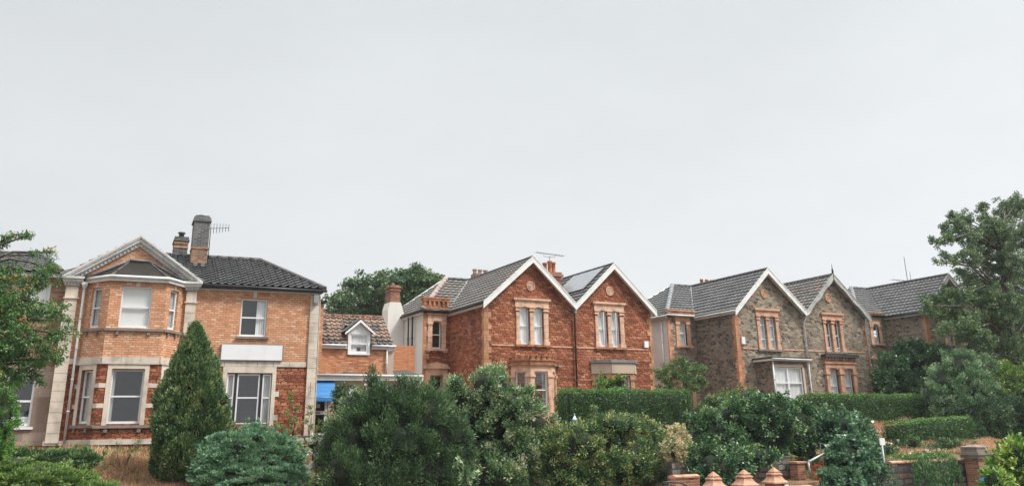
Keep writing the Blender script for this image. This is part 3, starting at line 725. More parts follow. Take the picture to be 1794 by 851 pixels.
    # chimneys
    def chimney(x0, x1, y0, y1, z0, zb, z1, lab, cap=False):
        c = MB(); c.box(x0, x1, y0, y1, z0, zb); c.build('chimney_base', 'brick_brown' if not cap else 'brick_grey', h)
        c = MB(); c.box(x0, x1, y0, y1, zb+.002, z1); a = .05
        c.box(x0-a, x1+a, y0-a, y1+a, z1+.002, z1+.08); c.box(x0-a*.4, x1+a*.4, y0-a*.4, y1+a*.4, z1+.082, z1+.2)
        r_ = c.build('chimney', 'brick_grey', h, label=lab)
        c = MB(); c.box(x0-.04, x1+.04, y0-.06, y1+.04, z0-.02, z0+.22); c.build('lead_flashing', 'lead', r_)
        c = MB(); xc, yc = (x0+x1)/2, (y0+y1)/2
        if cap:
            c.lathe((xc, yc, z1+.2), [(.13, 0), (.11, .22), (.16, .24), (.16, .30)], 12); c.build('chimney_pot', 'ridge_clay', r_)
            c = MB(); c.box(x0-.02, x1+.02, y0-.02, y1+.02, z1-.30, z1-.22); c.box(x0-.02, x1+.02, y0-.02, y1+.02, z1-.12, z1-.04); c.build('brick_course', 'brick_link', r_)
        else:
            c.box(x0+.04, x1-.04, y0+.05, y1-.05, z1+.202, z1+.27); c.lathe((xc-.05, yc, z1+.27), [(.24, 0), (.22, .06), (.10, .11)], 7, sq=True); c.build('chimney_top', 'ridge_clay', r_)
            c = MB(); c.box(x0-.03, x1+.03, y0-.03, y1+.03, zb-.06, zb-.003); c.build('brick_course', 'brick_link', r_)
        return r_
    chimney(2.38, 3.02, 39.25, 40.2, 6.75, 7.66, 8.78, 'tall sooty brick chimney with buff foot')
    chimney(1.78, 2.34, 41.6, 42.7, 6.4, 6.9, 8.35, 'shorter sooty chimney with two buff courses', cap=True)
    mb = MB()
    aerial(h, (3.12, 40.0, 7.3), 1.42, (1, -.25, .06), 9, boom=1.0, el_len=.5, mat='dark_iron', vert=True)
    # rear wing peeping past the corner
    mb = MB(); mb.box(7.2, 8.2, 40.0, 46, -.3, 5.62); mb.build('rear_wing', 'brick', h)
    roof(h, [[V((7.1, 39.85, 5.66)), V((8.32, 39.85, 5.66)), V((7.3, 41.9, 6.2))], [V((8.32, 39.85, 5.66)), V((8.32, 46, 5.66)), V((7.3, 46, 6.3)), V((7.3, 41.9, 6.2))]], 'roof_dark', name='rear_roof')
    # near-black partition and floor behind the glass, standing in for unlit rooms
    mb = MB(); mb.box(-1.9, 7.3, 37.9, 37.95, -.1, 5.5); mb.box(-1.9, 7.3, 37.2, 37.9, 2.65, 2.8); mb.build('room_partition', 'unlit_room_dark', h)
    return h
buff_house()

def brown_house():
    h = thing('brick_house', 'weathered brown brick house cut off by the left edge, half hidden by the acer', 'house', (-4.5, 37.3, -.15), frame=ROT1)
    W = front(37.3); up = (-3.35, -2.56, 4.15, 5.58); lo = (-3.55, -2.62, .5, 2.38)
    mb = MB(); mb.wall(W, [(-9, 2.6), (-2.0, 2.6), (-2.0, 5.85), (-9, 5.85)], [up, (-5.3, -4.4, 4.15, 5.58)]); mb.wall(Fr((-9, 44, 0), (0, -1, 0), (-1, 0, 0)), [(0, -.4), (6.7, -.4), (6.7, 5.85), (0, 5.85)]); mb.build('upper_wall', 'brick_brown', h)
    mb = MB(); mb.wall(W, [(-9, -.9), (-2.0, -.9), (-2.0, 2.598), (-9, 2.598)], [lo, (-5.5, -4.5, .5, 2.38)]); mb.build('lower_wall', 'block', h)
    mb = MB(); mb.fb(W, -9, -2.05, -.9, -.14, 0, .05); mb.build('plinth', 'redstone', h)
    window(h, W, *up, rails=(.42,), curtain=[(0, 1, .45, 1, 'blind_pale')], fw=.08); window(h, W, -5.3, -4.4, 4.15, 5.58, curtain=[(0, 1, 0, 1, 'net')])
    window(h, W, *lo, rails=(.46,), curtain=[(.1, 1, 0, .18, 'net')], fw=.08); window(h, W, -5.5, -4.5, .5, 2.38)
    mb = MB(); mb.fb(W, -3.62, -2.5, .40, .48, -.1, .09); mb.fb(W, -5.6, -4.4, .40, .48, -.1, .09); mb.build('sill', 'upvc', h)
    mb = MB(); mb.fb(W, -9.1, -2.15, 5.80, 5.93, 0, .20); mb.build('eaves_board', 'old_white_paint', h)
    P = V((-3.2, 39.4, 6.98)); Q = V((-7.5, 39.4, 6.98))
    roof(h, [[V((-9.2, 37.05, 5.95)), V((-2.25, 37.05, 5.95)), P, Q], [V((-2.25, 37.05, 5.95)), V((-2.25, 41.8, 5.95)), P]], 'roof_dark', tw=.31, row=.31, amp=.05)
    ridge(h, [(P, Q), (P, (-2.25, 37.05, 6.0))])
    mb = MB(); mb.box(-8.9, -2.1, 38.2, 38.25, -.1, 5.7); mb.build('room_partition', 'unlit_room_dark', h)
    mb = MB(); mb.face([(-2.3, 37.1, 5.97), (-2.3, 44, 5.97), (-9, 44, 5.97), (-9, 39.4, 6.9)]); mb.build('back_roof', 'felt', h)
brown_house()

# ------------------------------------------------------------------ low link building with dormer, flat-roofed front, awning
def link_building():
    h = thing('brick_house', 'low orange brick cottage with brown tiles and a white dormer, between the two tall houses', 'house', (9.9, 41, -.1), frame=ROT1)
    W = front(41)
    mb = MB(); mb.wall(W, [(8.15, -.2), (11.45, -.2), (11.45, 3.86), (8.15, 3.86)], [(9.66, 10.50, 3.56, 3.858)]); mb.box(8.15, 8.2, 41.02, 44.4, -.2, 3.8); mb.box(11.4, 11.44, 41.02, 44.4, -.2, 3.8); mb.build('wall', 'brick_link', h)
    mb = MB(); mb.fb(W, 11.452, 11.75, -.2, 3.70, -.3, .01); mb.build('wall_end', 'beige_render', h)
    roof(h, [[V((8.1, 40.86, 3.92)), V((9.56, 40.86, 3.92)), V((9.56, 42.6, 5.38)), V((8.1, 42.6, 5.38))], [V((10.61, 40.86, 3.92)), V((11.72, 40.86, 3.92)), V((11.62, 42.6, 5.38)), V((10.61, 42.6, 5.38))], [V((9.561, 41.95, 4.834)), V((10.609, 41.95, 4.834)), V((10.609, 42.6, 5.38)), V((9.561, 42.6, 5.38))], [V((11.72, 44.4, 3.92)), V((8.1, 44.4, 3.92)), V((8.1, 42.6, 5.38)), V((11.62, 42.6, 5.38))]], 'roof_clay', tw=.27, row=.30, amp=.05, step=.05)
    ridge(h, [((8.1, 42.6, 5.42), (11.62, 42.6, 5.42))], mat='ridge_red', r=.10)
    mb = MB()
    mb.fb(W, 8.1, 9.52, 3.76, 3.86, 0, .16); mb.fb(W, 10.66, 11.78, 3.76, 3.86, 0, .16); mb.tube([(8.1, 40.80, 3.90), (9.5, 40.80, 3.90)], .05, 8); mb.tube([(10.66, 40.80, 3.90), (11.8, 40.80, 3.90)], .05, 8); mb.build('gutter', 'fascia_white', h)
    pipe(h, [(11.40, 40.90, 3.80), (11.40, 40.92, 2.5)], 'fascia_white', .04)
    # dormer
    d = MB(); D = front(40.93); d.wall(D, [(9.57, 3.5), (10.60, 3.5), (10.60, 4.60), (10.085, 5.02), (9.57, 4.60)], [(9.66, 10.50, 3.58, 4.42)], rev=.05)
    d.box(9.57, 9.62, 40.95, 42.3, 3.9, 4.60); d.box(10.55, 10.60, 40.95, 42.3, 3.9, 4.60)
    dm = d.build('dormer', 'upvc', h)
    window(dm, D, 9.66, 10.50, 3.58, 4.42, rails=(.5,), set_=.03, curtain=[(0, 1, .3, 1, 'net'), (0, .42, 0, .5, 'net'), (.62, 1, 0, .4, 'curtain_grey')])
    for o_ in [o for o in bpy.data.objects if o.parent == dm and o.name.startswith('window')]:
        for c in list(o_.children):
            pass
    roof(dm, [[V((9.40, 40.78, 4.50)), V((10.085, 40.78, 5.08)), V((10.085, 42.5, 5.08)), V((9.40, 42.0, 4.50))], [V((10.77, 40.78, 4.50)), V((10.77, 42.0, 4.50)), V((10.085, 42.5, 5.08)), V((10.085, 40.78, 5.08))]], 'roof_grey', name='dormer_roof', tw=.25, row=.28)
    mb = MB()
    for s_ in (-1, 1):
        a = V((10.085+s_*.70, 40.74, 4.47)); b = V((10.085, 40.74, 5.07)); mb.prism([a, b, b-V((0, 0, .13)), a-V((0, 0, .10))][::s_], (0, .06, 0))
    mb.build('bargeboard', 'upvc', dm)
    mb = MB(); mb.face([(9.28, 40.9, 4.02), (9.55, 40.9, 4.0), (9.55, 41.9, 4.78), (9.35, 41.9, 4.8)]); mb.face([(10.62, 40.9, 4.0), (10.85, 40.9, 4.0), (10.8, 41.9, 4.82), (10.62, 41.9, 4.8)]); mb.build('lead_flashing', 'lead', dm)
    mb = MB(); mb.box(8.3, 11.3, 42.0, 42.05, 0, 4.5); mb.build('room_partition', 'unlit_room_dark', h)
link_building()

def shopfront():
    h = thing('flat_roofed_extension', 'beige flat-roofed extension with a white fascia and glazed door before the low cottage', 'extension', (9.8, 38.3, -.1), frame=ROT1)
    W = front(38.35)
    mb = MB(); mb.wall(W, [(7.42, -.9), (12.1, -.9), (12.1, 2.2), (7.42, 2.2)], [(7.50, 8.22, -.1, 2.16), (10.1, 11.3, 1.0, 1.95)]); mb.box(12.05, 12.099, 38.36, 41, -.2, 2.2); mb.build('wall', 'beige_render', h)
    mb = MB(); mb.box(7.42, 12.2, 38.02, 41.0, 2.40, 2.46); mb.build('roof', 'felt', h)
    mb = MB(); mb.face([(8.6, 38.1, 2.47), (9.6, 38.1, 2.47), (9.15, 39.6, 2.66)]); mb.face([(9.6, 38.1, 2.47), (9.9, 39.6, 2.5), (9.15, 39.6, 2.66)]); mb.face([(11.0, 38.3, 2.47), (12.2, 38.3, 2.47), (12.3, 40.6, 2.82), (11.6, 40.6, 2.78)]); mb.face([(12.2, 38.3, 2.47), (12.3, 40.6, 2.82), (12.3, 40.6, 2.46)]); mb.build('roof_felt_upstand', 'felt', h)
    mb = MB(); mb.box(7.42, 12.22, 37.95, 38.018, 2.20, 2.40); mb.tube([(7.45, 37.90, 2.41), (12.2, 37.90, 2.39)], .045, 8); mb.build('fascia', 'fascia_white', h)
    mb = MB(); mb.box(7.42, 12.22, 38.02, 38.4, 2.19, 2.22); mb.build('soffit', 'fascia_white', h)
    window(h, W, 10.1, 11.3, 1.0, 1.95, rails=(), mulls=(.5,), set_=.05)
    # glazed door
    d = MB(); a, b = 7.52, 8.20
    d.fb(W, a, a+.07, -.08, 2.14, -.08, -.02); d.fb(W, b-.10, b, -.08, 2.14, -.08, -.02); d.fb(W, a+.07, b-.10, .85, 1.0, -.08, -.02); d.fb(W, a+.07, b-.10, 2.04, 2.14, -.08, -.02); d.fb(W, a+.07, b-.10, -.08, .12, -.08, -.02)
    dr = d.build('door', 'upvc', h)
    g = MB(); g.face([W.p(a+.07, .1, -.05), W.p(b-.1, .1, -.05), W.p(b-.1, 2.04, -.05), W.p(a+.07, 2.04, -.05)]); g.build('pane', 'glass', dr)
    g = MB(); g.fb(W, 7.70, 7.90, .90, .945, -.02, .0); g.build('letter_box', 'black_plastic', dr)
    g = MB(); g.fb(W, 7.94, 8.06, 1.42, 1.60, -.12, -.10); g.fb(W, 7.62, 7.92, 1.12, 1.28, -.12, -.10); g.fb(W, 7.70, 7.82, 1.28, 1.36, -.12, -.10); g.build('notice', 'paper', dr)
    mb = MB(); mb.box(7.45, 12, 39.4, 39.45, -.1, 2.2); mb.build('room_partition', 'unlit_room_dark', h)
    # Dutch canopy awning
    aw = thing('awning', 'blue two-tier Dutch canopy awning with scalloped edge over the glazed door', 'awning', (7.95, 38.3, 1.3), frame=ROT1)
    mb = MB(); x0, x1 = 7.53, 8.40
    prof = [(0, 2.20)] + [(.0+.42*math.sin(t), 1.80+.40*math.cos(t)) for t in [rad(k) for k in (10, 25, 40, 55, 70, 84)]] + [(.46+.20*math.sin(rad(k)), 1.52+.24*math.cos(rad(k))) for k in (5, 30, 55, 80)] + [(.68, 1.50)]
    n = 10
    G = [[mb.bm.verts.new((x0+(x1-x0)*i/n, 38.3-p, z)) for i in range(n+1)] for p, z in prof]
    for A, B in zip(G, G[1:]):
        for i in range(n): f = mb.bm.faces.new([A[i], B[i], B[i+1], A[i+1]]); f.smooth = True
    for x, e in ((x0, 0), (x1, n)):
        c = mb.bm.verts.new((x, 38.3, 1.5)); 
        for A, B in zip(G, G[1:]): mb.bm.faces.new([c, A[e], B[e]])
    m_ = 7; w_ = (x1-x0)/m_
    for i in range(m_):
        u = x0+i*w_; pts = [(u, 38.3-.69, 1.50), (u, 38.3-.70, 1.40)]+[(u+w_/2-w_/2*math.cos(t), 38.3-.70, 1.40-.07*math.sin(t)) for t in [math.pi*k/6 for k in range(1, 6)]]+[(u+w_, 38.3-.70, 1.40), (u+w_, 38.3-.69, 1.50)]
        mb.face(pts)
    for x in (x0, x1):
        mb.face([(x, 38.3, 1.5), (x, 37.61, 1.5), (x, 37.60, 1.36), (x, 38.3, 1.40)])
    mb.build('canopy', 'awning_blue', aw)
    mb = MB()
    for z, p in ((1.80, .43), (1.50, .69)):
        mb.tube([(x0, 38.3, 1.5), (x0, 38.3-p, z), (x1, 38.3-p, z), (x1, 38.3, 1.5)], .012, 6)
    mb.build('awning_frame', 'galvanised', aw)
    # orange board screen
    fn = thing('fence_panel', 'orange horizontal board screen standing on the flat roof beside the white chimney stack', 'fence', (12.2, 41.2, 2.46), frame=ROT1)
    mb = MB(); z = 2.5
    while z < 3.86: mb.box(11.80, 12.78, 41.18, 41.21, z, z+.125); z += .135
    mb.build('boards', 'fence', fn)
    mb = MB(); mb.box(11.76, 11.80, 41.17, 41.23, 2.47, 3.92); mb.box(12.78, 12.82, 41.17, 41.23, 2.47, 3.92); mb.build('fence_posts', 'fence', fn)
shopfront()

# ------------------------------------------------------------------ the pairs of gabled villas
def villa(p):
    X0, Y0, dz = p['X0'], p['Y0'], p.get('dz', 0)
    Wd = p['W']; AX, BX, VX = p['apexA'], p['apexB'], p['valley']; D = p['D']; R = p['R']; RW = p['RW']
    h = thing(p['name'], p['label'], 'house', (X0+Wd/2, Y0, terrace(X0)), group=None)
    W = front(Y0, X0); EZ = 6.1+dz; AZ = 8.42+dz; VZ = 6.2+dz; base = terrace(X0)-.4
    tot = Fr((X0, Y0+D, 0), (0, -1, 0), (-1, 0, 0))
    holes = p['holes']
    mb = MB(); mb.wall(W, [(0, base), (Wd, base), (Wd, EZ), (BX, AZ), (VX, VZ), (AX, AZ), (0, EZ)], holes)
    mb.wall(Fr((X0+Wd, Y0, 0), (0, 1, 0), (1, 0, 0)), [(0, base), (10, base), (10, EZ), (0, EZ)])
    mb.wall(Fr((X0+Wd, Y0+12, 0), (-1, 0, 0), (0, 1, 0)), [(0, base), (Wd+RW, base), (Wd+RW, EZ), (0, EZ)])
    mb.build('front_wall', p['front'], h)
    Rf = front(Y0+D, X0-RW); rw = p['rwin']; rlow = p['rlow']
    mb = MB(); mb.wall(tot, [(0, base), (D, base), (D, EZ+.05), (0, EZ+.05)]); mb.build('side_wall', p['side'], h)
    mb = MB(); mb.wall(Rf, [(0, base), (RW, base), (RW, EZ+.15), (0, EZ+.15)], [rw, rlow]); mb.build('recess_wall', p['recess'], h)
    mb = MB(); mb.wall(Fr((X0-RW, Y0+2*R-D, 0), (0, -1, 0), (-1, 0, 0)), [(0, base), (2*(R-D), base), (2*(R-D), EZ+.1), (0, EZ+.1)]); mb.build('end_wall', p.get('end', 'white_render'), h)
    trim, quo = p['trim'], p['quo']
    # corner quoins, toothed
    r = random.Random(5)
    mb = MB()
    def tooth(F, u, sgn, z0, z1, w0=.26, w1=.40, hh=.29, d=.025, n_=.02):
        z = z0; k = 0
        while z < z1-.05:
            t = min(z+hh, z1); w_ = w0 if k % 2 else w1
            a, b = (u, u+sgn*w_) if sgn > 0 else (u-w_, u); mb.fb(F, a, b, z, t-.012, -.03, d); z = t; k += 1
    tooth(W, -.02, 1, base, EZ-.02); tooth(tot, D+.02, -1, base, EZ-.02, .16, .26)
    tooth(W, Wd+.02, -1, base, EZ-.02, .16, .30)
    tooth(Rf, -.02, 1, base, EZ, .2, .34)
    mb.build('quoins', quo, h)
    # string course
    mb = MB(); SZ = 4.14+dz
    cuts = [0.4]+sum([[a-.0, b+.0] for a, b in p['strgap']], [])+[Wd-.3]
    for a, b in zip(cuts[::2], cuts[1::2]): mb.fb(W, a, b, SZ-.035, SZ+.035, -.02, .03)
    mb.build('string_course', p['strmat'], h)
    # paired first-floor windows with pillars, capitals and hood
    def pair(x0, x1, wins, z0, z1, hz, lab=None, mat=trim, d=.05, hood=True, style=None):
        f = MB()
        (a0, a1), (b0, b1) = wins; top = z1+.02
        for (u0, u1) in ((x0, a0), (a1, b0), (b1, x1)):
            z = z0
            while z < z1-.28: t = min(z+.32, z1-.22); f.fb(W, u0+.02, u1-.02, z, t-.012, -.14, d); z = t
            f.fb(W, u0-.03, u1+.03, z1-.22, z1-.16, -.14, d+.05); f.fb(W, u0, u1, z1-.158, z1-.06, -.14, d+.03); f.fb(W, u0-.05, u1+.05, z1-.058, z1, -.14, d+.07)
            f.fb(W, u0-.02, u1+.02, z0-.02, z0+.16, -.14, d+.05)
        f.fb(W, x0-.02, x1+.02, z1+.002, hz-.10, -.14, d+.0)
        # shallow arches cut under the lintel
        for (u0, u1) in wins:
            n = 8
            for k in range(n):
                ua, ub_ = u0+(u1-u0)*k/n, u0+(u1-u0)*(k+1)/n; c = abs((k+.5)/n*2-1); f.fb(W, ua, ub_, z1-.085*c**2, z1+.0, -.05, d-.002)
        if hood: f.fb(W, x0-.12, x1+.12, hz-.098, hz, -.03, d+.09); f.fb(W, x0-.08, x1+.08, hz-.15, hz-.10, -.03, d+.04)
        s = f.build('window_surround', mat, h, label=lab)
        g = MB(); g.fb(W, x0-.08, x1+.08, z0-.12, z0-.022, -.12, .12)
        for c in (x0+.05, (x0+x1)/2-.06, x1-.17): g.fb(W, c, c+.12, z0-.20, z0-.12, 0, .07)
        g.build('sill', p['sill'], s)
        return s
    for q in p['pairs']:
        pair(q['x0'], q['x1'], q['w'], q['z0'], q['z1'], q['hz'])
        for (a, b) in q['w']:
            wi = window(h, W, a, b, q['z0'], q['z1'], rails=q['rails'], curtain=q['cur'], set_=.12, fw=.055)
            if q.get('open'):   # tilted open casement
                f = MB(); n0 = W.p(b-.05, q['z0']+.06, -.10); 
                f.prism([W.p(b-.16, q['z0']+.08, -.14), W.p(b-.11, q['z0']+.08, -.14), W.p(b-.20, q['z1']-.08, .03), W.p(b-.25, q['z1']-.08, .03)], (0, .04, 0)); f.build('open_sash', 'upvc', wi)
    # carved round medallions
    for (x, z) in p['med']:
        m_ = MB(); c = W.p(x, z, 0)
        m_.lathe(c+V((0, .02, 0)), [(.25, 0), (.25, .05), (.235, .07), (.205, .07), (.195, .03), (.15, .03), (.14, .055), (.115, .055), (.10, .03), (.05, .035), (.045, .06), (.02, .065)], 24, axis='y')
        for k in range(12):
            t = 2*math.pi*k/12; m_.lathe(c+V((math.cos(t)*.168, .02, math.sin(t)*.168)), [(.022, 0), (.022, .045), (.008, .055)], 6, axis='y')
        m_.build('medallion', trim, h)
    # recess bay on the left: window, hood, low pedimented window head
    a, b, z0, z1 = rw
    f = MB()
    for (u0, u1) in ((a-.26, a), (b, b+.26)):
        z = z0
        while z < z1-.05: t = min(z+.29, z1); f.fb(Rf, u0, u1, z, t-.012, -.12, .04); z = t
        f.fb(Rf, u0-.03, u1+.03, z1-.20, z1-.02, -.1, .08)
    f.fb(Rf, a-.28, b+.28, z1+.002, z1+.30, -.12, .045); f.fb(Rf, a-.34, b+.34, z1+.302, z1+.38, -.02, .10)
    for k in range(8):
        n = 8; c = abs((k+.5)/n*2-1); f.fb(Rf, a+(b-a)*k/n, a+(b-a)*(k+1)/n, z1-.07*c**2, z1, -.05, .038)
    f.fb(Rf, a-.36, b+.36, z0-.12, z0-.002, -.1, .11)
    for c in (a-.3, b+.14): f.fb(Rf, c, c+.18, z0-.20, z0-.12, 0, .07)
    f.build('window_surround', trim, h)
    window(h, Rf, *rw, rails=(.5,), set_=.10, fw=.055, curtain=[(0, 1, 0, 1, 'net')] if p.get('net') else None)
    a, b, z0, z1 = rlow
    f = MB(); f.fb(Rf, a-.28, b+.28, z1+.002, z1+.32, -.1, .04); f.fb(Rf, a-.42, b+.42, z1+.33, z1+.42, -.02, .12)
    f.prism([Rf.p(a-.36, z1+.42, .10), Rf.p(b+.36, z1+.42, .10), Rf.p(b+.2, z1+.56, .10), Rf.p((a+b)/2, z1+.66, .10), Rf.p(a-.2, z1+.56, .10)], (0, .1, 0))
    for (u0, u1) in ((a-.26, a), (b, b+.26)): f.fb(Rf, u0, u1, z0, z1, -.1, .04)
    f.build('window_surround', trim, h); window(h, Rf, *rlow, rails=(), set_=.10, fw=.04, mat='old_white_paint')
    # parapet over the recess
    pz0, pz1 = EZ+.18, p['parz']
    f = MB(); f.fb(Rf, -.03, RW-.05, pz0, pz0+.18, -.3, .08); f.fb(Rf, -.06, RW-.04, pz1-.09, pz1, -.34, .14); f.fb(Rf, -.01, RW-.06, pz0+.18, pz1-.09, -.3, .02)
    if pz1-pz0 > .5:
        u = 0.0
        while u < RW-.12: f.fb(Rf, u, u+.11, pz0+.181, pz1-.091, .02, .10); u += .26
        f.fb(Rf, -.05, RW-.05, pz1-.2, pz1-.09, 0, .11)
    f.fb(Rf, -.02, .28, pz0-.01, pz0+.22, -.3, .10)
    f.build('parapet', p['parmat'], h)
    # roofs
    E0 = EZ-.02; OV = .30; q = lambda x, y, z: V((X0+x, Y0+y, z)); RZ = AZ+.12; VZ2 = VZ+.0
    ll, rr = -.16, Wd+.18
    LZ = RZ-(RZ-EZ-.02)*(AX-ll)/AX; LZ = EZ+.06; RRZ = EZ+.06
    polys = [[q(ll, -OV, LZ), q(ll, D-.05, LZ), q(AX, R, RZ), q(AX, -OV, RZ)],
             [q(AX, -OV, RZ), q(AX, R, RZ), q(VX, R, VZ2+.12), q(VX, -OV, VZ2+.12)]]
    polysB = [[q(VX, -OV, VZ2+.12), q(VX, R, VZ2+.12), q(BX, R, RZ), q(BX, -OV, RZ)],
             [q(BX, -OV, RZ), q(BX, R, RZ), q(rr, R, RRZ), q(rr, -OV, RRZ)]]
    hx = p['hipx']; ez = EZ+.12
    polysM = [[q(-RW-.15, D-.15, ez), q(ll, D-.15, ez), q(AX, R, RZ), q(hx, R, RZ)],
              [q(-RW-.15, 2*R-D+.15, ez), q(-RW-.15, D-.15, ez), q(hx, R, RZ)],
              [q(rr, 2*R-D+.15, ez), q(-RW-.15, 2*R-D+.15, ez), q(hx, R, RZ), q(rr, R, RZ)]]
    kw = dict(tw=p.get('tw', .33), row=p.get('row', .34), amp=p.get('amp', .03), step=.05)
    roof(h, polys, p['roofA'], **kw); roof(h, polysB, p['roofB'], **kw); roof(h, polysM, p['roofM'], **kw)
    ridge(h, [(q(AX, -OV, RZ+.04), q(AX, R, RZ+.04)), (q(BX, -OV, RZ+.04), q(BX, R, RZ+.04)), (q(hx, R, RZ+.04), q(rr, R, RZ+.04))], mat=p['ridge'])
    ridge(h, [(q(hx, R, RZ+.05), q(-RW-.1, D-.1, ez+.05))], mat=p['hip'], r=.15, name='hip_tiles')
    mb = MB(); mb.tube([q(hx, R, RZ+.05), q(-RW-.15, 2*R-D+.15, ez+.04)], .06, 6); mb.build('verge', 'white_paint', h)
    mb = MB(); a, b = q(ll+.02, D-.08, LZ+.09), q(AX, R, RZ+.08); dd = V((.09, -.05, 0)); mb.face([a-dd, a+dd, b+dd, b-dd]); mb.tube([a, b], .05, 6); mb.build('valley_flashing', p['val'], h)
    mb = MB(); mb.face([q(VX-.15, -OV, VZ2+.22), q(VX+.15, -OV, VZ2+.22), q(VX+.15, R, VZ2+.22), q(VX-.15, R, VZ2+.22)]); mb.build('valley_gutter', 'lead', h)
    # bargeboards + soffits
    bh = .33
    mats = p['barge']
    for gi, (xa, xe0, xe1) in enumerate(((AX, ll-.02, VX), (BX, VX, rr+.02))):
        mb = MB()
        for xe, zt in ((xe0, (LZ if gi == 0 else VZ2+.12)), (xe1, (VZ2+.12 if gi == 0 else RRZ))):
            A = q(xa, -OV-.05, RZ+.10); E_ = q(xe, -OV-.05, zt+.02)
            n = 12 if mats[gi] == 'old_white_paint' else 1
            for k in range(n):
                t0, t1 = k/n, (k+1)/n
                wv = (lambda t: 0) if n == 1 else (lambda t: .05*math.sin(t*math.pi*5))
                P0, P1 = A.lerp(E_, t0), A.lerp(E_, t1)
                quad = [P0, P1, P1-V((0, 0, bh+wv(t1))), P0-V((0, 0, bh+wv(t0)))]
                mb.prism(quad if xe > xa else quad[::-1], (0, .045, 0))
            # capping strip and soffit
            mb.prism([A+V((0, -.02, .03)), E_+V((0, -.02, .03)), E_+V((0, -.02, -.03)), A+V((0, -.02, -.03))][::(1 if xe > xa else -1)], (0, .02, 0))
            mb.face([A-V((0, -.05, .2)), E_-V((0, -.05, .2)), E_-V((0, -.05-OV-.02, .2)), A-V((0, -.05-OV-.02, .2))])
        mb.build('bargeboard', mats[gi], h)
    # eaves gutter on the left side and over the recess
    mb = MB(); mb.tube([q(ll-.05, -OV, LZ-.04), q(ll-.05, D-.2, LZ-.04)], .055, 8); mb.tube([q(-RW-.2, D-.22, EZ+.12), q(ll-.05, D-.22, EZ+.12)], .055, 8); mb.tube([q(-RW-.22, D-.2, EZ+.08), q(-RW-.22, 2*R-D, EZ+.06)], .055, 8)
    mb.build('gutter', p['gut'], h)
    mb = MB(); mb.box(X0-.14, X0-.003, Y0-.2, Y0+D-.1, EZ-.12, EZ+.0); mb.box(X0-RW-.14, X0-RW-.003, Y0+D, Y0+2*R-D, EZ-.08, EZ+.04); mb.build('eaves_board', 'fascia_white', h)
    # interior darkness: partitions and floors
    mb = MB(); mb.box(X0+.3, X0+Wd-.3, Y0+1.6, Y0+1.65, base+.1, EZ-.1); mb.box(X0+.2, X0+Wd-.2, Y0+.35, Y0+1.6, 3.4+dz, 3.5+dz); mb.box(X0-RW+.1, X0-.1, Y0+D+1.0, Y0+D+1.05, base, EZ-.1); mb.build('room_partition', 'unlit_room_dark', h)
    return h, W, q, EZ, AZ, RZ

def tv(parent, base, h_, *a, **k): return aerial(parent, base, h_, *a, **k)

# --- red sandstone pair
net = [(0, 1, 0, 1, 'net')]; white = [(0, 1, 0, 1, 'curtain_white')]
h, W, q, EZ, AZ, RZ = villa(dict(X0=19.45, Y0=40, W=10.1, D=4.2, R=7.5, RW=1.5, apexA=2.68, apexB=7.68, valley=5.17, hipx=1.2, name='gabled_villa',
    label='red sandstone house with twin white-edged gables and solar panels on its roof', front='redstone', side='redstone', recess='redstone',
    trim='buff_trim', quo='quoin_buff', sill='sooted_buff', strmat='terracotta_trim', strgap=[(1.72, 3.68), (5.05, 5.3), (6.4, 8.4)],
    pairs=[dict(x0=1.76, x1=3.66, w=((1.98, 2.56), (2.80, 3.36)), z0=4.22, z1=6.08, hz=6.50, rails=(.5,), cur=white),
           dict(x0=6.47, x1=8.32, w=((6.69, 7.26), (7.49, 8.04)), z0=4.22, z1=6.10, hz=6.54, rails=(.5,), cur=white, open=True)],
    holes=[(1.98, 2.56, 4.22, 6.08), (2.80, 3.36, 4.22, 6.08), (6.69, 7.26, 4.22, 6.10), (7.49, 8.04, 4.22, 6.10)],
    med=[(2.66, 7.14), (7.5, 7.15)], rwin=(.50, 1.02, 4.28, 5.72), rlow=(.42, 1.10, 1.2, 2.92), parz=6.95, parmat='sooted_buff',
    roofA='roof_brown', roofB='roof_dark', roofM='roof_brown', ridge='ridge_clay', hip='ridge_pink', val='galvanised', barge=('white_paint', 'white_paint'), gut='black_plastic'))
# canted stone bay with battlemented top, left half
segs = [between((19.45+1.45, 40), (19.45+2.1, 39.2)), between((19.45+2.1, 39.2), (19.45+3.32, 39.2)), between((19.45+3.32, 39.2), (19.45+4.0, 40))]
bay = MB(); top = MB()
for i, (F, ln) in enumerate(segs):
    w0 = (.22, ln-.22) if i != 1 else (.24, ln-.24)
    bay.wall(F, [(0, -.3), (ln, -.3), (ln, 3.14), (0, 3.14)], [(w0[0], w0[1], .9, 2.86)], rev=.14)
    for u0, u1 in ((-.02, w0[0]), (w0[1], ln+.02)):
        z = .9
        while z < 2.5: bay.fb(F, u0+.015, u1-.015, z, z+.32, -.05, .03); z += .335
        bay.fb(F, u0-.02, u1+.02, 2.58, 2.70, -.05, .08)
    top.fb(F, -.06, ln+.06, 3.14, 3.22, -.4, .10); top.fb(F, -.02, ln+.02, 3.222, 3.36, -.4, .04); top.fb(F, -.05, ln+.05, 3.362, 3.42, -.4, .09)
    n = 4 if i == 1 else 3
    for k in range(n): u = ln*(k+.5)/n; top.fb(F, u-.10, u+.10, 3.422, 3.56, -.2, .07); top.fb(F, u-.115, u+.115, 3.562, 3.61, -.22, .095)
    window(h, F, w0[0], w0[1], .9, 2.86, rails=(.55,), set_=.12, fw=.055, curtain=[(.7, 1, 0, 1, 'curtain_grey')])
bay.build('bay_wall', 'buff_trim', h); top.build('bay_battlement', 'sooted_buff', h)
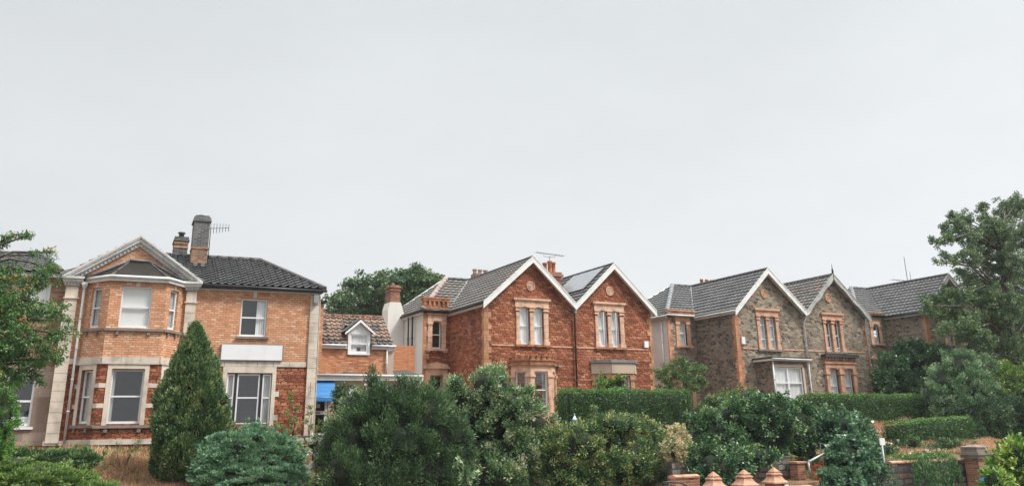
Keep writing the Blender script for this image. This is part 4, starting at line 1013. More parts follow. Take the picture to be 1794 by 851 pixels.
mb = MB(); mb.prism([V((20.9, 39.97, 3.3)), V((21.55, 39.25, 3.3)), V((22.77, 39.25, 3.3)), V((23.4, 39.97, 3.3))], (0, 0, .04)); mb.build('bay_roof', 'lead', h)
mb = MB(); mb.box(23.5, 23.72, 39.78, 39.9, 3.14, 3.2); mb.box(23.58, 23.63, 39.9, 40.0, 3.1, 3.2); mb.build('security_light', 'galvanised', h)
# right half: boarded canted bay with lead top
segs = [between((19.45+6.15, 40), (19.45+6.9, 39.3)), between((19.45+6.9, 39.3), (19.45+8.3, 39.3)), between((19.45+8.3, 39.3), (19.45+8.9, 40))]
bay = MB(); pan = MB(); ld = MB()
for i, (F, ln) in enumerate(segs):
    hs = [(.18, ln-.16, .9, 2.72)] if i != 1 else [(.22, ln-.24, .9, 2.72)]
    bay.wall(F, [(0, -.3), (ln, -.3), (ln, 2.82), (0, 2.82)], hs, rev=.14)
    pan.fb(F, 0, ln, 2.83, 3.34, -.02, .05); ld.fb(F, -.05, ln+.05, 3.36, 3.50, -.1, .12)
    for u0, u1 in ((0, hs[0][0]), (hs[0][1], ln)):
        bay.fb(F, u0-.03, u1+.03, 2.50, 2.72, -.05, .07); bay.fb(F, u0+.01, u1-.01, .9, 2.498, -.05, .03)
    window(h, F, *hs[0], rails=(.55,), set_=.12, fw=.055, curtain=net if i == 0 else [(.75, 1, 0, 1, 'curtain_grey')])
bay.build('bay_wall', 'quoin_buff', h); pan.build('bay_panel', 'beige_render', h); ld.build('bay_roof', 'lead', h)
mb = MB(); mb.prism([V((25.6, 39.97, 3.49)), V((26.3, 39.25, 3.49)), V((27.8, 39.25, 3.49)), V((28.4, 39.97, 3.49))], (0, 0, .02)); mb.build('bay_roof_sheet', 'lead', h)
pipe(h, [(24.62, 39.75, 6.05), (24.62, 39.88, 5.9), (24.62, 39.90, .2)], 'brown_pipe', .05)
mb = MB(); mb.box(24.55, 24.70, 39.72, 39.9, 5.86, 6.12); mb.build('hopper', 'galvanised', h)
mb = MB(); mb.box(28.98, 29.24, 39.9, 39.99, 4.24, 4.58); mb.build('alarm_box', 'upvc', h)
# solar panels on the left slope of the right gable
for k in range(4):
    mb = MB(); y0 = 40.35+k*.80
    k_ = (RZ-(6.32))/(7.68-5.17)
    def sp(x, dn=0): return 6.32+(x-5.17)*k_
    n = V((-k_, 0, 1)).normalized()
    pts = [V((19.45+x, y, sp(x)))+n*.10 for x, y in ((6.1, y0), (6.1, y0+.775), (7.52, y0+.775), (7.52, y0))]
    mb.prism(pts, n*.04); mb.build('solar_panel', 'solar_glass', h)
# party chimney with three pots
c = MB(); c.box(25.30, 26.25, 43.8, 44.6, 6.3, 8.30); c.box(25.25, 26.30, 43.75, 44.65, 8.302, 8.38); c.box(25.30, 26.25, 43.8, 44.6, 8.382, 8.46); c.box(25.20, 26.35, 43.70, 44.70, 8.462, 8.60); c.box(25.27, 26.28, 43.77, 44.63, 8.602, 8.72)
ch = c.build('chimney', 'brick_red', h)
for x, y, hh in ((25.35, 44.1, .56), (25.62, 44.0, .66), (25.95, 44.15, .64)):
    c = MB(); c.lathe((x, y, 8.72), [(.135, 0), (.125, .05), (.12, hh-.12), (.15, hh-.1), (.15, hh-.02), (.12, hh)], 12); c.build('chimney_pot', 'terracotta', ch)
a = MB(); b_ = V((25.80, 44.3, 8.7)); a.tube([b_, b_+V((0, 0, .98))], .02, 6); t_ = b_+V((0, 0, .98)); a.tube([t_+V((-.38, 0, .16)), t_+V((-.38, 0, .0)), t_+V((.38, 0, .0)), t_+V((.38, 0, .14))], .012, 5); a.tube([t_+V((-.9, 0, .20)), t_+V((.95, 0, .12))], .016, 5)
for k in range(11): a.tube([t_+V((-.88+k*.18, -.22, .20-.008*k)), t_+V((-.88+k*.18, .22, .20-.008*k))], .007, 4)
a.build('aerial', 'dark_iron', h)
# chimney behind the ridge
c = MB(); c.box(23.1, 24.1, 48.6, 49.3, 7.2, 9.25); ch = c.build('chimney', 'brick_brown', h)
for k in range(3):
    for x in (23.2+k*.36,):
        c = MB(); c.lathe((x, 48.95, 9.25), [(.13, 0), (.12, .2), (.16, .22), (.16, .28), (.1, .32)], 6); c.build('chimney_pot', 'ridge_pink', ch)
# white rendered stack on the end wall
c = MB(); c.prism([V((16.98, 47.0, -.2)), V((17.93, 47.0, -.2)), V((17.93, 47.0, 6.35)), V((17.72, 47.0, 7.0)), V((17.10, 47.0, 7.0)), V((16.98, 47.0, 6.6))], (0, .95, 0))
ch = c.build('chimney_stack', 'white_render', h, label='white rendered chimney stack on the end wall')
c = MB(); c.box(17.13, 17.67, 47.03, 47.88, 7.002, 7.62); c.box(17.09, 17.71, 46.99, 47.92, 7.622, 7.69); c.box(17.13, 17.67, 47.03, 47.88, 7.692, 7.80); c.box(17.08, 17.72, 46.98, 47.93, 7.802, 7.88); c.box(17.16, 17.64, 47.06, 47.85, 7.882, 7.96); c.lathe((17.4, 47.45, 7.96), [(.12, 0), (.10, .12), (.05, .16)], 10); c.build('stack_head', 'brick_red', ch)
pipe(h, [(17.80, 45.4, 6.05), (17.84, 45.45, 1.5)], 'black_plastic', .055); pipe(h, [(17.80, 46.0, 6.05), (17.84, 46.05, 1.5)], 'black_plastic', .05)

# --- brown rubble-stone pair
h, W, q, EZ, AZ, RZ = villa(dict(X0=33.9, Y0=38.2, W=10.15, D=3.4, R=6.6, RW=2.0, apexA=2.50, apexB=7.62, valley=5.12, hipx=1.04, dz=.06, name='gabled_villa',
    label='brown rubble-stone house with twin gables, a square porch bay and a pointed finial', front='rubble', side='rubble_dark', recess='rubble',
    trim='terracotta_trim', quo='quoin_orange', sill='sill_stone', strmat='terracotta_trim', strgap=[(1.45, 3.3), (5.05, 5.2), (6.5, 8.3)],
    pairs=[dict(x0=1.54, x1=3.16, w=((1.76, 2.22), (2.46, 2.92)), z0=4.20, z1=6.02, hz=6.42, rails=(.3, .72), cur=net),
           dict(x0=6.62, x1=8.20, w=((6.83, 7.25), (7.52, 7.94)), z0=4.20, z1=6.02, hz=6.40, rails=(.5, .12), cur=[(0.1, .8, 0, .8, 'curtain_grey')])],
    holes=[(1.76, 2.22, 4.20, 6.02), (2.46, 2.92, 4.20, 6.02), (6.83, 7.25, 4.20, 6.02), (7.52, 7.94, 4.20, 6.02), (6.55, 7.32, 1.4, 3.25), (7.82, 8.50, 1.4, 3.25)],
    med=[(2.33, 7.26), (7.31, 7.28)], rwin=(.82, 1.32, 4.62, 5.98), rlow=(.75, 1.4, 1.2, 2.9), parz=6.62, parmat='quoin_orange', net=True,
    roofA='roof_grey', roofB='roof_rust', roofM='roof_grey', ridge='ridge_clay', hip='lead', val='galvanised', barge=('white_paint', 'old_white_paint'), gut='fascia_white', tw=.30, row=.32, amp=.035))
# square porch bay, left half
FX = 33.9; bay = MB(); y1 = 36.9; Fb = front(y1, FX)
bay.wall(Fb, [(1.17, .2), (3.68, .2), (3.68, 3.45), (1.17, 3.45)], [(1.30, 3.27, 1.1, 3.14)], rev=.12)
bay.wall(Fr((FX+1.17, 38.2, 0), (0, -1, 0), (-1, 0, 0)), [(0, .2), (1.3, .2), (1.3, 3.45), (0, 3.45)]); bay.wall(Fr((FX+3.68, 36.9, 0), (0, 1, 0), (1, 0, 0)), [(0, .2), (1.3, .2), (1.3, 3.45), (0, 3.45)])
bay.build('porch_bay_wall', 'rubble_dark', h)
f = MB(); f.fb(Fb, 1.25, 3.34, 3.15, 3.28, -.08, .03); f.fb(Fb, 3.28, 3.42, .9, 3.14, -.08, .03); f.build('window_surround', 'beige_render', h)
window(h, Fb, 1.30, 3.27, 1.1, 3.14, rails=(.60,), mulls=(.48,), set_=.05, fw=.07, curtain=net)
f = MB(); f.box(FX+.95, FX+3.85, 36.68, 38.16, 3.56, 3.66); f.build('porch_roof', 'felt', h)
f = MB(); f.box(FX+.97, FX+3.83, 36.70, 38.15, 3.46, 3.558); f.tube([(FX+1.0, 36.66, 3.55), (FX+3.85, 36.66, 3.53)], .04, 8); f.build('porch_fascia', 'fascia_white', h)
pipe(h, [(FX+1.16, 36.84, 3.5), (FX+1.16, 36.84, .5)], 'fascia_white', .045); pipe(h, [(FX+3.75, 36.84, 3.5), (FX+3.75, 36.84, .5)], 'fascia_white', .035)
# flat-topped double window, right half
f = MB()
for u0, u1 in ((6.33, 6.55), (7.32, 7.82), (8.50, 8.72)):
    z = 1.3; m0, m1 = (u0, u1) if u1-u0 < .3 else ((u0+u1)/2-.15, (u0+u1)/2+.15)
    while z < 2.9: f.fb(W, m0, m1, z, z+.30, -.1, .12); z += .315
    f.fb(W, m0-.05, m1+.05, 2.90, 3.08, -.1, .17); f.fb(W, m0-.02, m1+.02, 3.082, 3.24, -.1, .13)
    if u1-u0 > .3: f.fb(W, u0, m0-.003, 1.3, 3.24, -.1, -.02); f.fb(W, m1+.003, u1, 1.3, 3.24, -.1, -.02)
f.fb(W, 6.33, 8.72, 3.252, 3.50, -.1, .13)
for (u0, u1) in ((6.55, 7.32), (7.82, 8.50)):
    for k in range(8): c = abs((k+.5)/8*2-1); f.fb(W, u0+(u1-u0)*k/8, u0+(u1-u0)*(k+1)/8, 3.25-.09*c**2, 3.251, -.05, .115)
f.fb(W, 6.26, 8.79, 3.502, 3.58, 0, .20)
f.build('window_surround', 'terracotta_trim', h)
f = MB()
for k in range(11): f.fb(W, 6.30+k*.225, 6.30+k*.225+.14, 3.70, 3.82, 0, .26)
f.fb(W, 6.26, 8.79, 3.582, 3.69, 0, .17); f.build('corbel_table', 'quoin_orange', h)
f = MB(); f.fb(W, 6.18, 8.86, 3.84, 4.02, 0, .36); f.build('bay_flat_roof', 'felt', h)
for (u0, u1) in ((6.55, 7.32), (7.82, 8.50)): window(h, W, u0, u1, 1.4, 3.25, rails=(.47,), set_=.10, fw=.045, curtain=net)
x = FX+5.12
pipe(h, [(x+.05, 37.72, 6.25), (x-.02, 37.85, 6.10), (x-.08, 38.1, 5.75), (x-.08, 38.1, .6)], 'fascia_white', .045)
pipe(h, [(FX+10.0, 37.95, 6.15), (FX+10.05, 38.1, 5.9), (FX+10.05, 38.12, 1.0)], 'fascia_white', .035)
mb = MB(); mb.box(FX+.30, FX+.52, 38.09, 38.19, 4.42, 4.80); mb.build('alarm_box', 'upvc', h)
f = MB(); p0 = V((FX+7.62, 37.88, RZ-.35)); f.lathe(p0, [(.045, 0), (.045, .45), (.075, .5), (.05, .56), (.07, .62), (.03, .75), (.008, 1.05)], 8); f.build('finial', 'dark_iron', h)
c = MB(); c.box(41.0, 42.6, 49.3, 49.9, 7.5, 9.75); ch = c.build('chimney', 'brick_brown', h)
for k in range(3): c = MB(); c.lathe((41.3+k*.45, 49.6, 9.75), [(.13, 0), (.11, .3), (.15, .33), (.12, .42)], 8); c.build('chimney_pot', 'terracotta', ch)
pipe(h, [(31.85, 42.1, 6.1), (31.82, 42.1, 1.0)], 'fascia_white', .045)

# --- pale stone pair at the right, mostly behind the sycamore
h, W, q, EZ, AZ, RZ = villa(dict(X0=48.7, Y0=37.6, W=9.6, D=3.1, R=6.2, RW=2.3, apexA=2.45, apexB=7.3, valley=4.9, hipx=.9, dz=.60, name='gabled_villa',
    label='grey-brown stone house with one plain dark roof, mostly hidden behind the tall sycamore', front='rubble', side='rubble', recess='rubble',
    trim='buff_trim', quo='quoin_buff', sill='sill_stone', strmat='terracotta_trim', strgap=[(1.45, 3.3), (4.8, 5.0), (6.4, 8.2)],
    pairs=[dict(x0=1.5, x1=3.3, w=((1.76, 2.26), (2.5, 3.0)), z0=4.8, z1=6.5, hz=6.92, rails=(.5,), cur=white),
           dict(x0=6.4, x1=8.2, w=((6.63, 7.13), (7.4, 7.9)), z0=4.8, z1=6.5, hz=6.92, rails=(.5,), cur=net)],
    holes=[(1.76, 2.26, 4.8, 6.5), (2.5, 3.0, 4.8, 6.5), (6.63, 7.13, 4.8, 6.5), (7.4, 7.9, 4.8, 6.5)],
    med=[(2.45, 7.7), (7.3, 7.7)], rwin=(1.15, 1.68, 5.08, 6.30), rlow=(1.05, 1.75, 2.2, 3.75), parz=7.05, parmat='sooted_buff', end='rubble',
    roofA='roof_grey', roofB='roof_grey', roofM='roof_grey', ridge='ridge_clay', hip='lead', val='roof_dark', barge=('old_white_paint', 'old_white_paint'), gut='black_plastic', tw=.30, row=.32, amp=.035))
mb = MB(); t_ = V((51.3, 40.5, 9.0)); mb.tube([t_, t_+V((0, 0, 1.9))], .02, 6); mb.tube([t_+V((-1.6, -.1, .25)), t_+V((.5, 0, .25))], .015, 5); mb.tube([t_+V((.35, 0, -.1)), t_+V((.35, 0, .9))], .015, 5)
for k in range(6): mb.tube([t_+V((-1.5+k*.3, -.2, .25)), t_+V((-1.5+k*.3, .2, .25))], .008, 4)
mb.build('aerial', 'dark_iron', h)

# ------------------------------------------------------------------ foliage helpers
def at(px, py, Y):
    "a point of the place, Y metres away from the street front line of the camera"
    d = rt*((px-CX)/F_PX)-up*((py-CY)/F_PX)+fwd; d = d*(Y/d.y); return V(d)
def pxm(Y, px): return at(px, 700, Y).dot(fwd)/F_PX
class Leaves:
    def __init__(s, seed): s.r = np.random.default_rng(seed); s.P = []; s.R = []; s.T = []
    def add(s, c, axis, size, asp=.5, rnd=None, flat=.0, mat=0):
        "one small folded blade per centre: base, two edge points, tip"
        r = s.r; n = len(c)
        a = axis/np.maximum(np.linalg.norm(axis, axis=1, keepdims=True), 1e-6)
        q = r.normal(size=(n, 3)); q[:, 2] *= (1-flat); b = np.cross(a, q); b /= np.maximum(np.linalg.norm(b, axis=1, keepdims=True), 1e-6)
        L_ = (size*r.uniform(.65, 1.3, n))[:, None]; W_ = L_*asp
        nn = np.cross(a, b)
        v = np.stack([c-a*L_*.5, c+b*W_*.5+nn*L_*.06, c+a*L_*.5, c-b*W_*.5+nn*L_*.06], 1)
        s.P.append(v.reshape(-1, 3)); s.R.append(np.clip(rnd if rnd is not None else r.uniform(0, 1, n), 0, 1)); s.T.append(np.full(n, mat))
    def clump(s, ctr, nrm, cr, n, size, asp=.5, spread=.6, up_=.2, base=.4, var=.35, tip=.25, squash=(1, 1, 1), mat=0, droop=0.0):
        "n leaves round each clump centre, facing more or less outward"
        r = s.r; k = len(ctr); sq = np.array(squash)
        off = r.normal(size=(k, n, 3)); off /= np.linalg.norm(off, axis=2, keepdims=True); off *= (r.uniform(0, 1, (k, n, 1))**.45)
        out = np.einsum('kni,ki->kn', off, nrm)
        c = ctr[:, None, :]+off*cr*sq
        ax = nrm[:, None, :]*(1-spread)+off*.7+r.normal(size=(k, n, 3))*spread*.7+np.array([0, 0, up_-droop])
        rn = (base+r.normal(0, var*.5, (k, 1)))+r.normal(0, var*.45, (k, n))+tip*out  # outer leaves paler: young growth, plus light tops put into the colour
        s.add(c.reshape(-1, 3), ax.reshape(-1, 3), size, asp, rn.reshape(-1), mat=mat)
    def build(s, name, mats, parent=None, core=None):
        P = np.concatenate(s.P); R_ = np.concatenate(s.R); T_ = np.concatenate(s.T); n = len(R_)
        cv = np.zeros((0, 3)); cf = np.zeros((0, 3), int)
        if core is not None: cv, cf = core
        o = np.array(ORI[parent.name]) if parent is not None else np.zeros(3)
        me = bpy.data.meshes.new(name)
        me.vertices.add(len(P)+len(cv)); me.vertices.foreach_set('co', (np.concatenate([P, cv])-o).astype(np.float32).ravel())
        me.loops.add(4*n+3*len(cf)); me.polygons.add(n+len(cf))
        me.loops.foreach_set('vertex_index', np.concatenate([np.arange(4*n), (cf+4*n).ravel()]).astype(np.int32))
        me.polygons.foreach_set('loop_start', np.concatenate([np.arange(n)*4, 4*n+np.arange(len(cf))*3]).astype(np.int32))
        me.polygons.foreach_set('material_index', np.concatenate([T_, np.full(len(cf), len(mats))]).astype(np.int32))
        for m in list(mats)+['dark_core']: me.materials.append(M[m])
        at_ = me.attributes.new('rnd', 'FLOAT', 'FACE'); at_.data.foreach_set('value', np.concatenate([R_, np.zeros(len(cf))]).astype(np.float32))
        me.update(); me.validate()
        ob = bpy.data.objects.new(name, me); col.objects.link(ob)
        if parent is not None: ob.parent = parent; ORI[ob.name] = ORI[parent.name]
        return ob
_ico = None
def ico():
    global _ico
    if _ico is None:
        b = bmesh.new(); bmesh.ops.create_icosphere(b, subdivisions=3, radius=1)
        _ico = (np.array([v.co[:] for v in b.verts]), np.array([[v.index for v in f.verts] for f in b.faces])); b.free()
    return _ico
def cores(lobes, k, r):  # solid dark bodies inside the foliage, added to stop light passing
    v, f = ico(); VV = []; FF = []; n = 0
    for (c, rad_) in lobes:
        ph = r.uniform(0, 6, 3); d = 1+.10*np.sin(v[:, [0]]*5+ph[0])*np.cos(v[:, [1]]*4+ph[1])+.07*np.sin(v[:, [2]]*7+ph[2])
        VV.append(v*d*np.array(rad_)*k+np.array(c)); FF.append(f+n); n += len(v)
    return np.concatenate(VV), np.concatenate(FF)
def surf_pts(lobes, dens, r, inner=.8, jit=.12, zmin=None):
    "points scattered over the union of ellipsoids, with outward normals"
    C_, N_ = [], []
    for i, (c, rd) in enumerate(lobes):
        c = np.array(c); rd = np.array(rd, float); area = 4*math.pi*((rd[0]*rd[1])**1.6/3+(rd[0]*rd[2])**1.6/3+(rd[1]*rd[2])**1.6/3)**(1/1.6)
        n = int(area*dens)
        d = r.normal(size=(n, 3)); d /= np.linalg.norm(d, axis=1, keepdims=True)
        wv = .09*np.sin(d[:, [0]]*9+i*2.1)*np.sin(d[:, [2]]*8+i)+.06*np.sin(d[:, [1]]*11+d[:, [0]]*13+i)
        p = c+d*rd*(1+wv+r.normal(0, jit*.6, (n, 1))); nn = d/rd; nn /= np.linalg.norm(nn, axis=1, keepdims=True)
        keep = np.ones(n, bool)
        for j, (c2, r2) in enumerate(lobes):
            if j != i: keep &= np.linalg.norm((p-np.array(c2))/np.array(r2), axis=1) > inner
        keep &= ~((nn[:, 1] > .6) & (nn[:, 2] < .3))      # the buried rear underside
        if zmin is not None: keep &= p[:, 2] > zmin
        C_.append(p[keep]); N_.append(nn[keep])
    return np.concatenate(C_), np.concatenate(N_)
def px_lobes(L_, Y, depth=1.0, rng_=None, ysp=.4):
    out = []; r = rng_ or np.random.default_rng(1)
    for e in L_:
        px, py, rx = e[:3]; rz = e[3] if len(e) > 3 else rx; yy = Y+(e[4] if len(e) > 4 else r.uniform(-ysp, ysp))
        c = at(px, py, yy); k = pxm(yy, px); out.append(((c.x, c.y, c.z), (rx*k, max(rx, rz)*k*depth, rz*k)))
    return out
def bush(name, label, cat, lobes, mat, seed, cr=.17, dens=9, n=34, leaf=.075, asp=.5, core=.74, spread=.6, up_=.25, base=.4, var=.35, tip=.22, squash=(1, 1, 1), jit=.08, group=None, zmin=None, extra=None, droop=0, stems=True):
    r = np.random.default_rng(seed)
    cx = sum(l[0][0] for l in lobes)/len(lobes); cy = sum(l[0][1] for l in lobes)/len(lobes); gz = ground(cx, cy)
    t = thing(name, label, cat, (cx, cy, gz), group)
    zm = gz-.7 if zmin is None else zmin
    C_, N_ = surf_pts(lobes, dens, r, jit=jit, zmin=zm)
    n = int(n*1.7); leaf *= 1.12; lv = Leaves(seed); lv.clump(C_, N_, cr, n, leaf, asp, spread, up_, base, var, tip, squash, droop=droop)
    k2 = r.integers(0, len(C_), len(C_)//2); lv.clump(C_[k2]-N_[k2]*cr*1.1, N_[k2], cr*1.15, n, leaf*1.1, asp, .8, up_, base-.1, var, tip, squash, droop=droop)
    # stray sprigs breaking the outline
    k = r.integers(0, len(C_), max(8, len(C_)//9)); lv.clump(C_[k]+N_[k]*cr*r.uniform(.7, 1.6, (len(k), 1))+np.array([0, 0, .05]), N_[k], cr*.55, max(5, n//3), leaf, asp, spread, up_, base+.15, var, tip, droop=droop)
    if extra: extra(lv, C_, N_, r)
    mats = mat if isinstance(mat, (list, tuple)) else [mat]
    lv.build('foliage', mats, t, cores(lobes, core, r) if core else None)
    if stems:
        mb = MB()
        for (c, rd) in lobes[:6]: mb.tube([(cx+(c[0]-cx)*.5, c[1], min(gz, c[2]-.3)-.1), (c[0], c[1], c[2])], .05, 6, r1=.02)
        mb.build('stem', 'bark', t)
    return t
def hedge(name, label, x0, x1, y0, y1, z0, z1, mat, seed, wob=.06, leaf=.075, dens=900, group=None, slope=0.0, base=.5, topb=.3, rnd_=.15, z1b=None):
    r = np.random.default_rng(seed); t = thing(name, label, 'hedge', ((x0+x1)/2, (y0+y1)/2, z0), group)
    z1b = z1 if z1b is None else z1b
    def top(x): return z1+(z1b-z1)*(x-x0)/(x1-x0)
    def wobf(p): return wob*(np.sin(p[:, 0]*2.1+seed)+np.sin(p[:, 0]*5.3+p[:, 2]*3)+np.sin(p[:, 1]*4+p[:, 2]*4.7+1))[:, None]*.6
    P, Q = [], []
    L_, D_, H_ = x1-x0, y1-y0, z1-z0
    for (area, f, nn) in ((L_*H_, lambda u, v: (x0+u*L_, y0+0*u, z0+v*(top(x0+u*L_)-z0)), (0, -1, 0)), (L_*D_, lambda u, v: (x0+u*L_, y0+v*D_, top(x0+u*L_)), (0, 0, 1)),
                          (D_*H_, lambda u, v: (x0+0*u, y0+u*D_, z0+v*(z1-z0)), (-1, 0, 0)), (D_*H_, lambda u, v: (x1+0*u, y0+u*D_, z0+v*(z1b-z0)), (1, 0, 0)), (L_*H_*.4, lambda u, v: (x0+u*L_, y1+0*u, z0+v*(top(x0+u*L_)-z0)), (0, 1, 0))):
        n = int(area*dens); u, v = r.uniform(0, 1, n), r.uniform(0, 1, n); p = np.stack([np.broadcast_to(a, n) for a in f(u, v)], 1)
        nv = np.tile(np.array(nn, float), (n, 1)); p = p+nv*(wobf(p)+r.normal(0, .035, (n, 1))); P.append(p); Q.append(nv)
    P = np.concatenate(P); Q = np.concatenate(Q)
    # round the arrises
    cx, cy = (x0+x1)/2, (y0+y1)/2; tp = np.array([top(x) for x in P[:, 0]])
    e = np.clip((P[:, 2]-(tp-rnd_))/rnd_, 0, 1.2)**2*rnd_*.7
    P[:, 1] -= np.sign(P[:, 1]-cy)*e*(np.abs(P[:, 1]-cy) > D_*.3); ex = np.clip((np.abs(P[:, 0]-cx)-(L_/2-rnd_))/rnd_, 0, 1.2)**2*rnd_*.8; P[:, 2] -= ex*(P[:, 2] > tp-.4); P[:, 1] += np.where(P[:, 1] < cy, ex*.6, -ex*.6)
    lv = Leaves(seed); ax = Q*.5+r.normal(size=P.shape)*.7+np.array([0, 0, .35])
    pn = (np.sin(P[:, 0]*3.1+1)+np.sin(P[:, 0]*7.7+P[:, 2]*5))*.05
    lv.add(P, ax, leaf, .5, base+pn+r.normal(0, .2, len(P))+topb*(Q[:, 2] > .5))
    s = np.array([[x, y, z] for z in (0, 1) for y in (0, 1) for x in (0, 1)], float)
    g = .14; cv = np.array([[x0+g+(L_-2*g)*a, y0+g+(D_-2*g)*b, z0+((top(x0+a*L_))-g-z0)*c] for a, b, c in s])  # solid dark block inside the leaves, added to stop light passing
    cf = np.array([[0, 1, 5], [0, 5, 4], [1, 3, 7], [1, 7, 5], [3, 2, 6], [3, 6, 7], [2, 0, 4], [2, 4, 6], [4, 5, 7], [4, 7, 6]])
    lv.build('foliage', [mat], t, (cv, cf))
    mb = MB()
    k = x0+.4
    while k < x1: mb.tube([(k, cy, z0-.2), (k+.05, cy, z0+.5)], .03, 5); k += .9
    mb.build('stem', 'bark', t)
    return t
def tree(name, label, lobes, mat, seed, trunk, tr=.22, cr=.3, dens=1.5, n=30, leaf=.12, asp=.6, vol=True, group=None, squash=(1, 1, .6), base=.4, var=.35, tip=.2, droop=.1, spread=.7, limbs=True, extra=None, loose=.25):
    "trunk and limbs first, then leaf clumps through the crown's volume"
    r = np.random.default_rng(seed); t = thing(name, label, 'tree', trunk[0], group)
    mb = MB(); pts = [V(p) for p in trunk]; mb.tube(pts, tr, 9, r1=tr*.45)
    C_, N_ = [], []
    for (c, rd) in lobes:
        c = np.array(c); rd = np.array(rd); k = max(3, int(dens*4*rd[0]*rd[1]*rd[2]/(cr**3)*.08+dens*6*rd[0]*rd[2]/(cr*cr)*.5))
        d = r.normal(size=(k, 3)); d /= np.linalg.norm(d, axis=1, keepdims=True); u = r.uniform(.15, 1, (k, 1))**.5
        p = c+d*rd*u*np.where(r.uniform(0, 1, (k, 1)) < loose, 1.45, 1.0); C_.append(p); N_.append(d)
        if limbs:
            st = min(pts[1:], key=lambda q: (q-V(c)).length+max(0, q.z-c[2])*2); a = st; m_ = V(c)
            mid = a.lerp(m_, .5)+V((0, 0, .12*(m_-a).length)); L0 = (m_-a).length
            mb.tube([a, mid, m_], min(tr*.3, .018+L0*.012), 6, r1=.018, cap=False)
            for q_ in p[:min(10, k)]: mb.tube([m_, V(q_)], .014, 4, r1=.006, cap=False)
    C_ = np.concatenate(C_); N_ = np.concatenate(N_)
    mb.build('trunk', 'bark', t)
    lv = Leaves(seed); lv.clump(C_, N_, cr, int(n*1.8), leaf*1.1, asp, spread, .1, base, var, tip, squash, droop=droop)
    if extra: extra(lv, C_, N_, r)
    lv.build('crown', [mat] if isinstance(mat, str) else mat, t)
    return t

# ------------------------------------------------------------------ trees behind the houses
bt = 'trees behind the low cottage'
tree('broadleaf_tree', 'loose dull-green tree behind the low cottage roof, left of the white chimney stack', px_lobes([(598, 522, 20), (625, 505, 24), (655, 500, 26), (600, 545, 22), (640, 535, 32), (672, 520, 26), (690, 545, 20), (575, 540, 10), (690, 500, 20), (670, 485, 14), (640, 495, 14), (585, 525, 12), (620, 560, 26), (665, 560, 26)], 62, .8), 'leaf_tree', 11, [at(650, 700, 62), at(648, 600, 62), at(645, 530, 62)], .35, cr=.5, dens=1.6, n=34, leaf=.19, base=.62)
tree('broadleaf_tree', 'denser green tree rising behind the white chimney stack and hipped roof', px_lobes([(705, 492, 24), (730, 490, 26), (755, 495, 22), (715, 520, 32), (748, 520, 30), (690, 515, 22), (772, 500, 12), (705, 545, 25), (768, 535, 20), (735, 480, 10)], 60, .8), 'leaf_tree', 12, [at(730, 700, 60), at(728, 600, 60), at(730, 540, 60)], .4, cr=.5, dens=2.4, n=40, leaf=.18, base=.62)
# ------------------------------------------------------------------ tall sycamore at the right edge
syc = [(1790, 362, 24), (1765, 372, 22), (1722, 362, 11), (1724, 385, 14), (1742, 400, 20), (1692, 380, 15), (1668, 378, 10), (1675, 395, 14), (1655, 405, 12), (1662, 420, 12), (1640, 425, 8), (1632, 420, 5), (1690, 412, 20), (1720, 425, 22), (1760, 415, 26), (1790, 420, 22), (1655, 452, 10), (1640, 458, 6), (1672, 460, 9), (1700, 450, 22), (1735, 460, 26), (1775, 465, 26), (1680, 478, 12), (1705, 490, 20), (1745, 500, 26), (1785, 505, 24), (1722, 520, 26), (1690, 515, 14), (1765, 535, 30), (1640, 532, 20), (1665, 525, 18), (1622, 535, 9), (1650, 552, 15), (1690, 545, 20), (1735, 560, 30), (1790, 570, 28), (1700, 575, 24), (1755, 600, 34), (1790, 630, 30), (1715, 605, 26), (1680, 590, 12), (1625, 545, 10), (1660, 505, 10), (1655, 575, 14), (1675, 560, 16), (1705, 560, 22), (1668, 540, 14), (1720, 580, 26), (1815, 400, 30), (1820, 470, 35), (1820, 560, 35)]
tree('sycamore_tree', 'tall open sycamore with sky showing through its crown at the right edge', px_lobes(syc, 34, .9, ysp=1.5), 'leaf_tree', 21,
     [at(1790, 770, 34), at(1788, 680, 34), at(1775, 600, 34), at(1765, 520, 34), at(1755, 440, 34), at(1760, 385, 34)], .24, cr=.22, dens=1.6, n=28, leaf=.10, asp=.6, base=.8, squash=(1, 1, .9), loose=.35)
# ------------------------------------------------------------------ acer at the left edge
ac = [(15, 520, 40, 30), (55, 490, 34, 24), (80, 465, 18, 12), (40, 545, 45, 26), (90, 548, 28, 16), (112, 540, 18, 9), (122, 562, 14, 7), (20, 590, 45, 28), (70, 595, 38, 20), (105, 585, 20, 12), (30, 635, 45, 24), (85, 628, 26, 12), (10, 668, 34, 18), (50, 660, 28, 12), (-20, 560, 60, 60), (-30, 640, 50, 50), (15, 465, 24, 12), (88, 442, 7, 4), (60, 447, 10, 5), (-40, 480, 50, 40), (0, 700, 22, 14)]
ac2 = [(8, 418, 12, 6), (30, 411, 14, 4), (46, 413, 8, 3), (2, 428, 6, 5)]
tree('acer_tree', 'leafy acer with fine toothed leaves hanging in from the left edge', px_lobes(ac, 22, 1.0, ysp=.5)+px_lobes(ac2, 22, 1.0, ysp=.05), 'leaf_acer', 31,
     [V((-2.6, 22.5, ground(-2.6, 23.9))), at(-110, 680, 22.4), at(-85, 600, 22.3), at(-60, 540, 22.2), at(-50, 470, 22)], .14, cr=.12, dens=1.0, n=22, leaf=.066, asp=.4, base=.52, droop=.6, squash=(1.2, 1, .8), loose=.4, spread=.7)

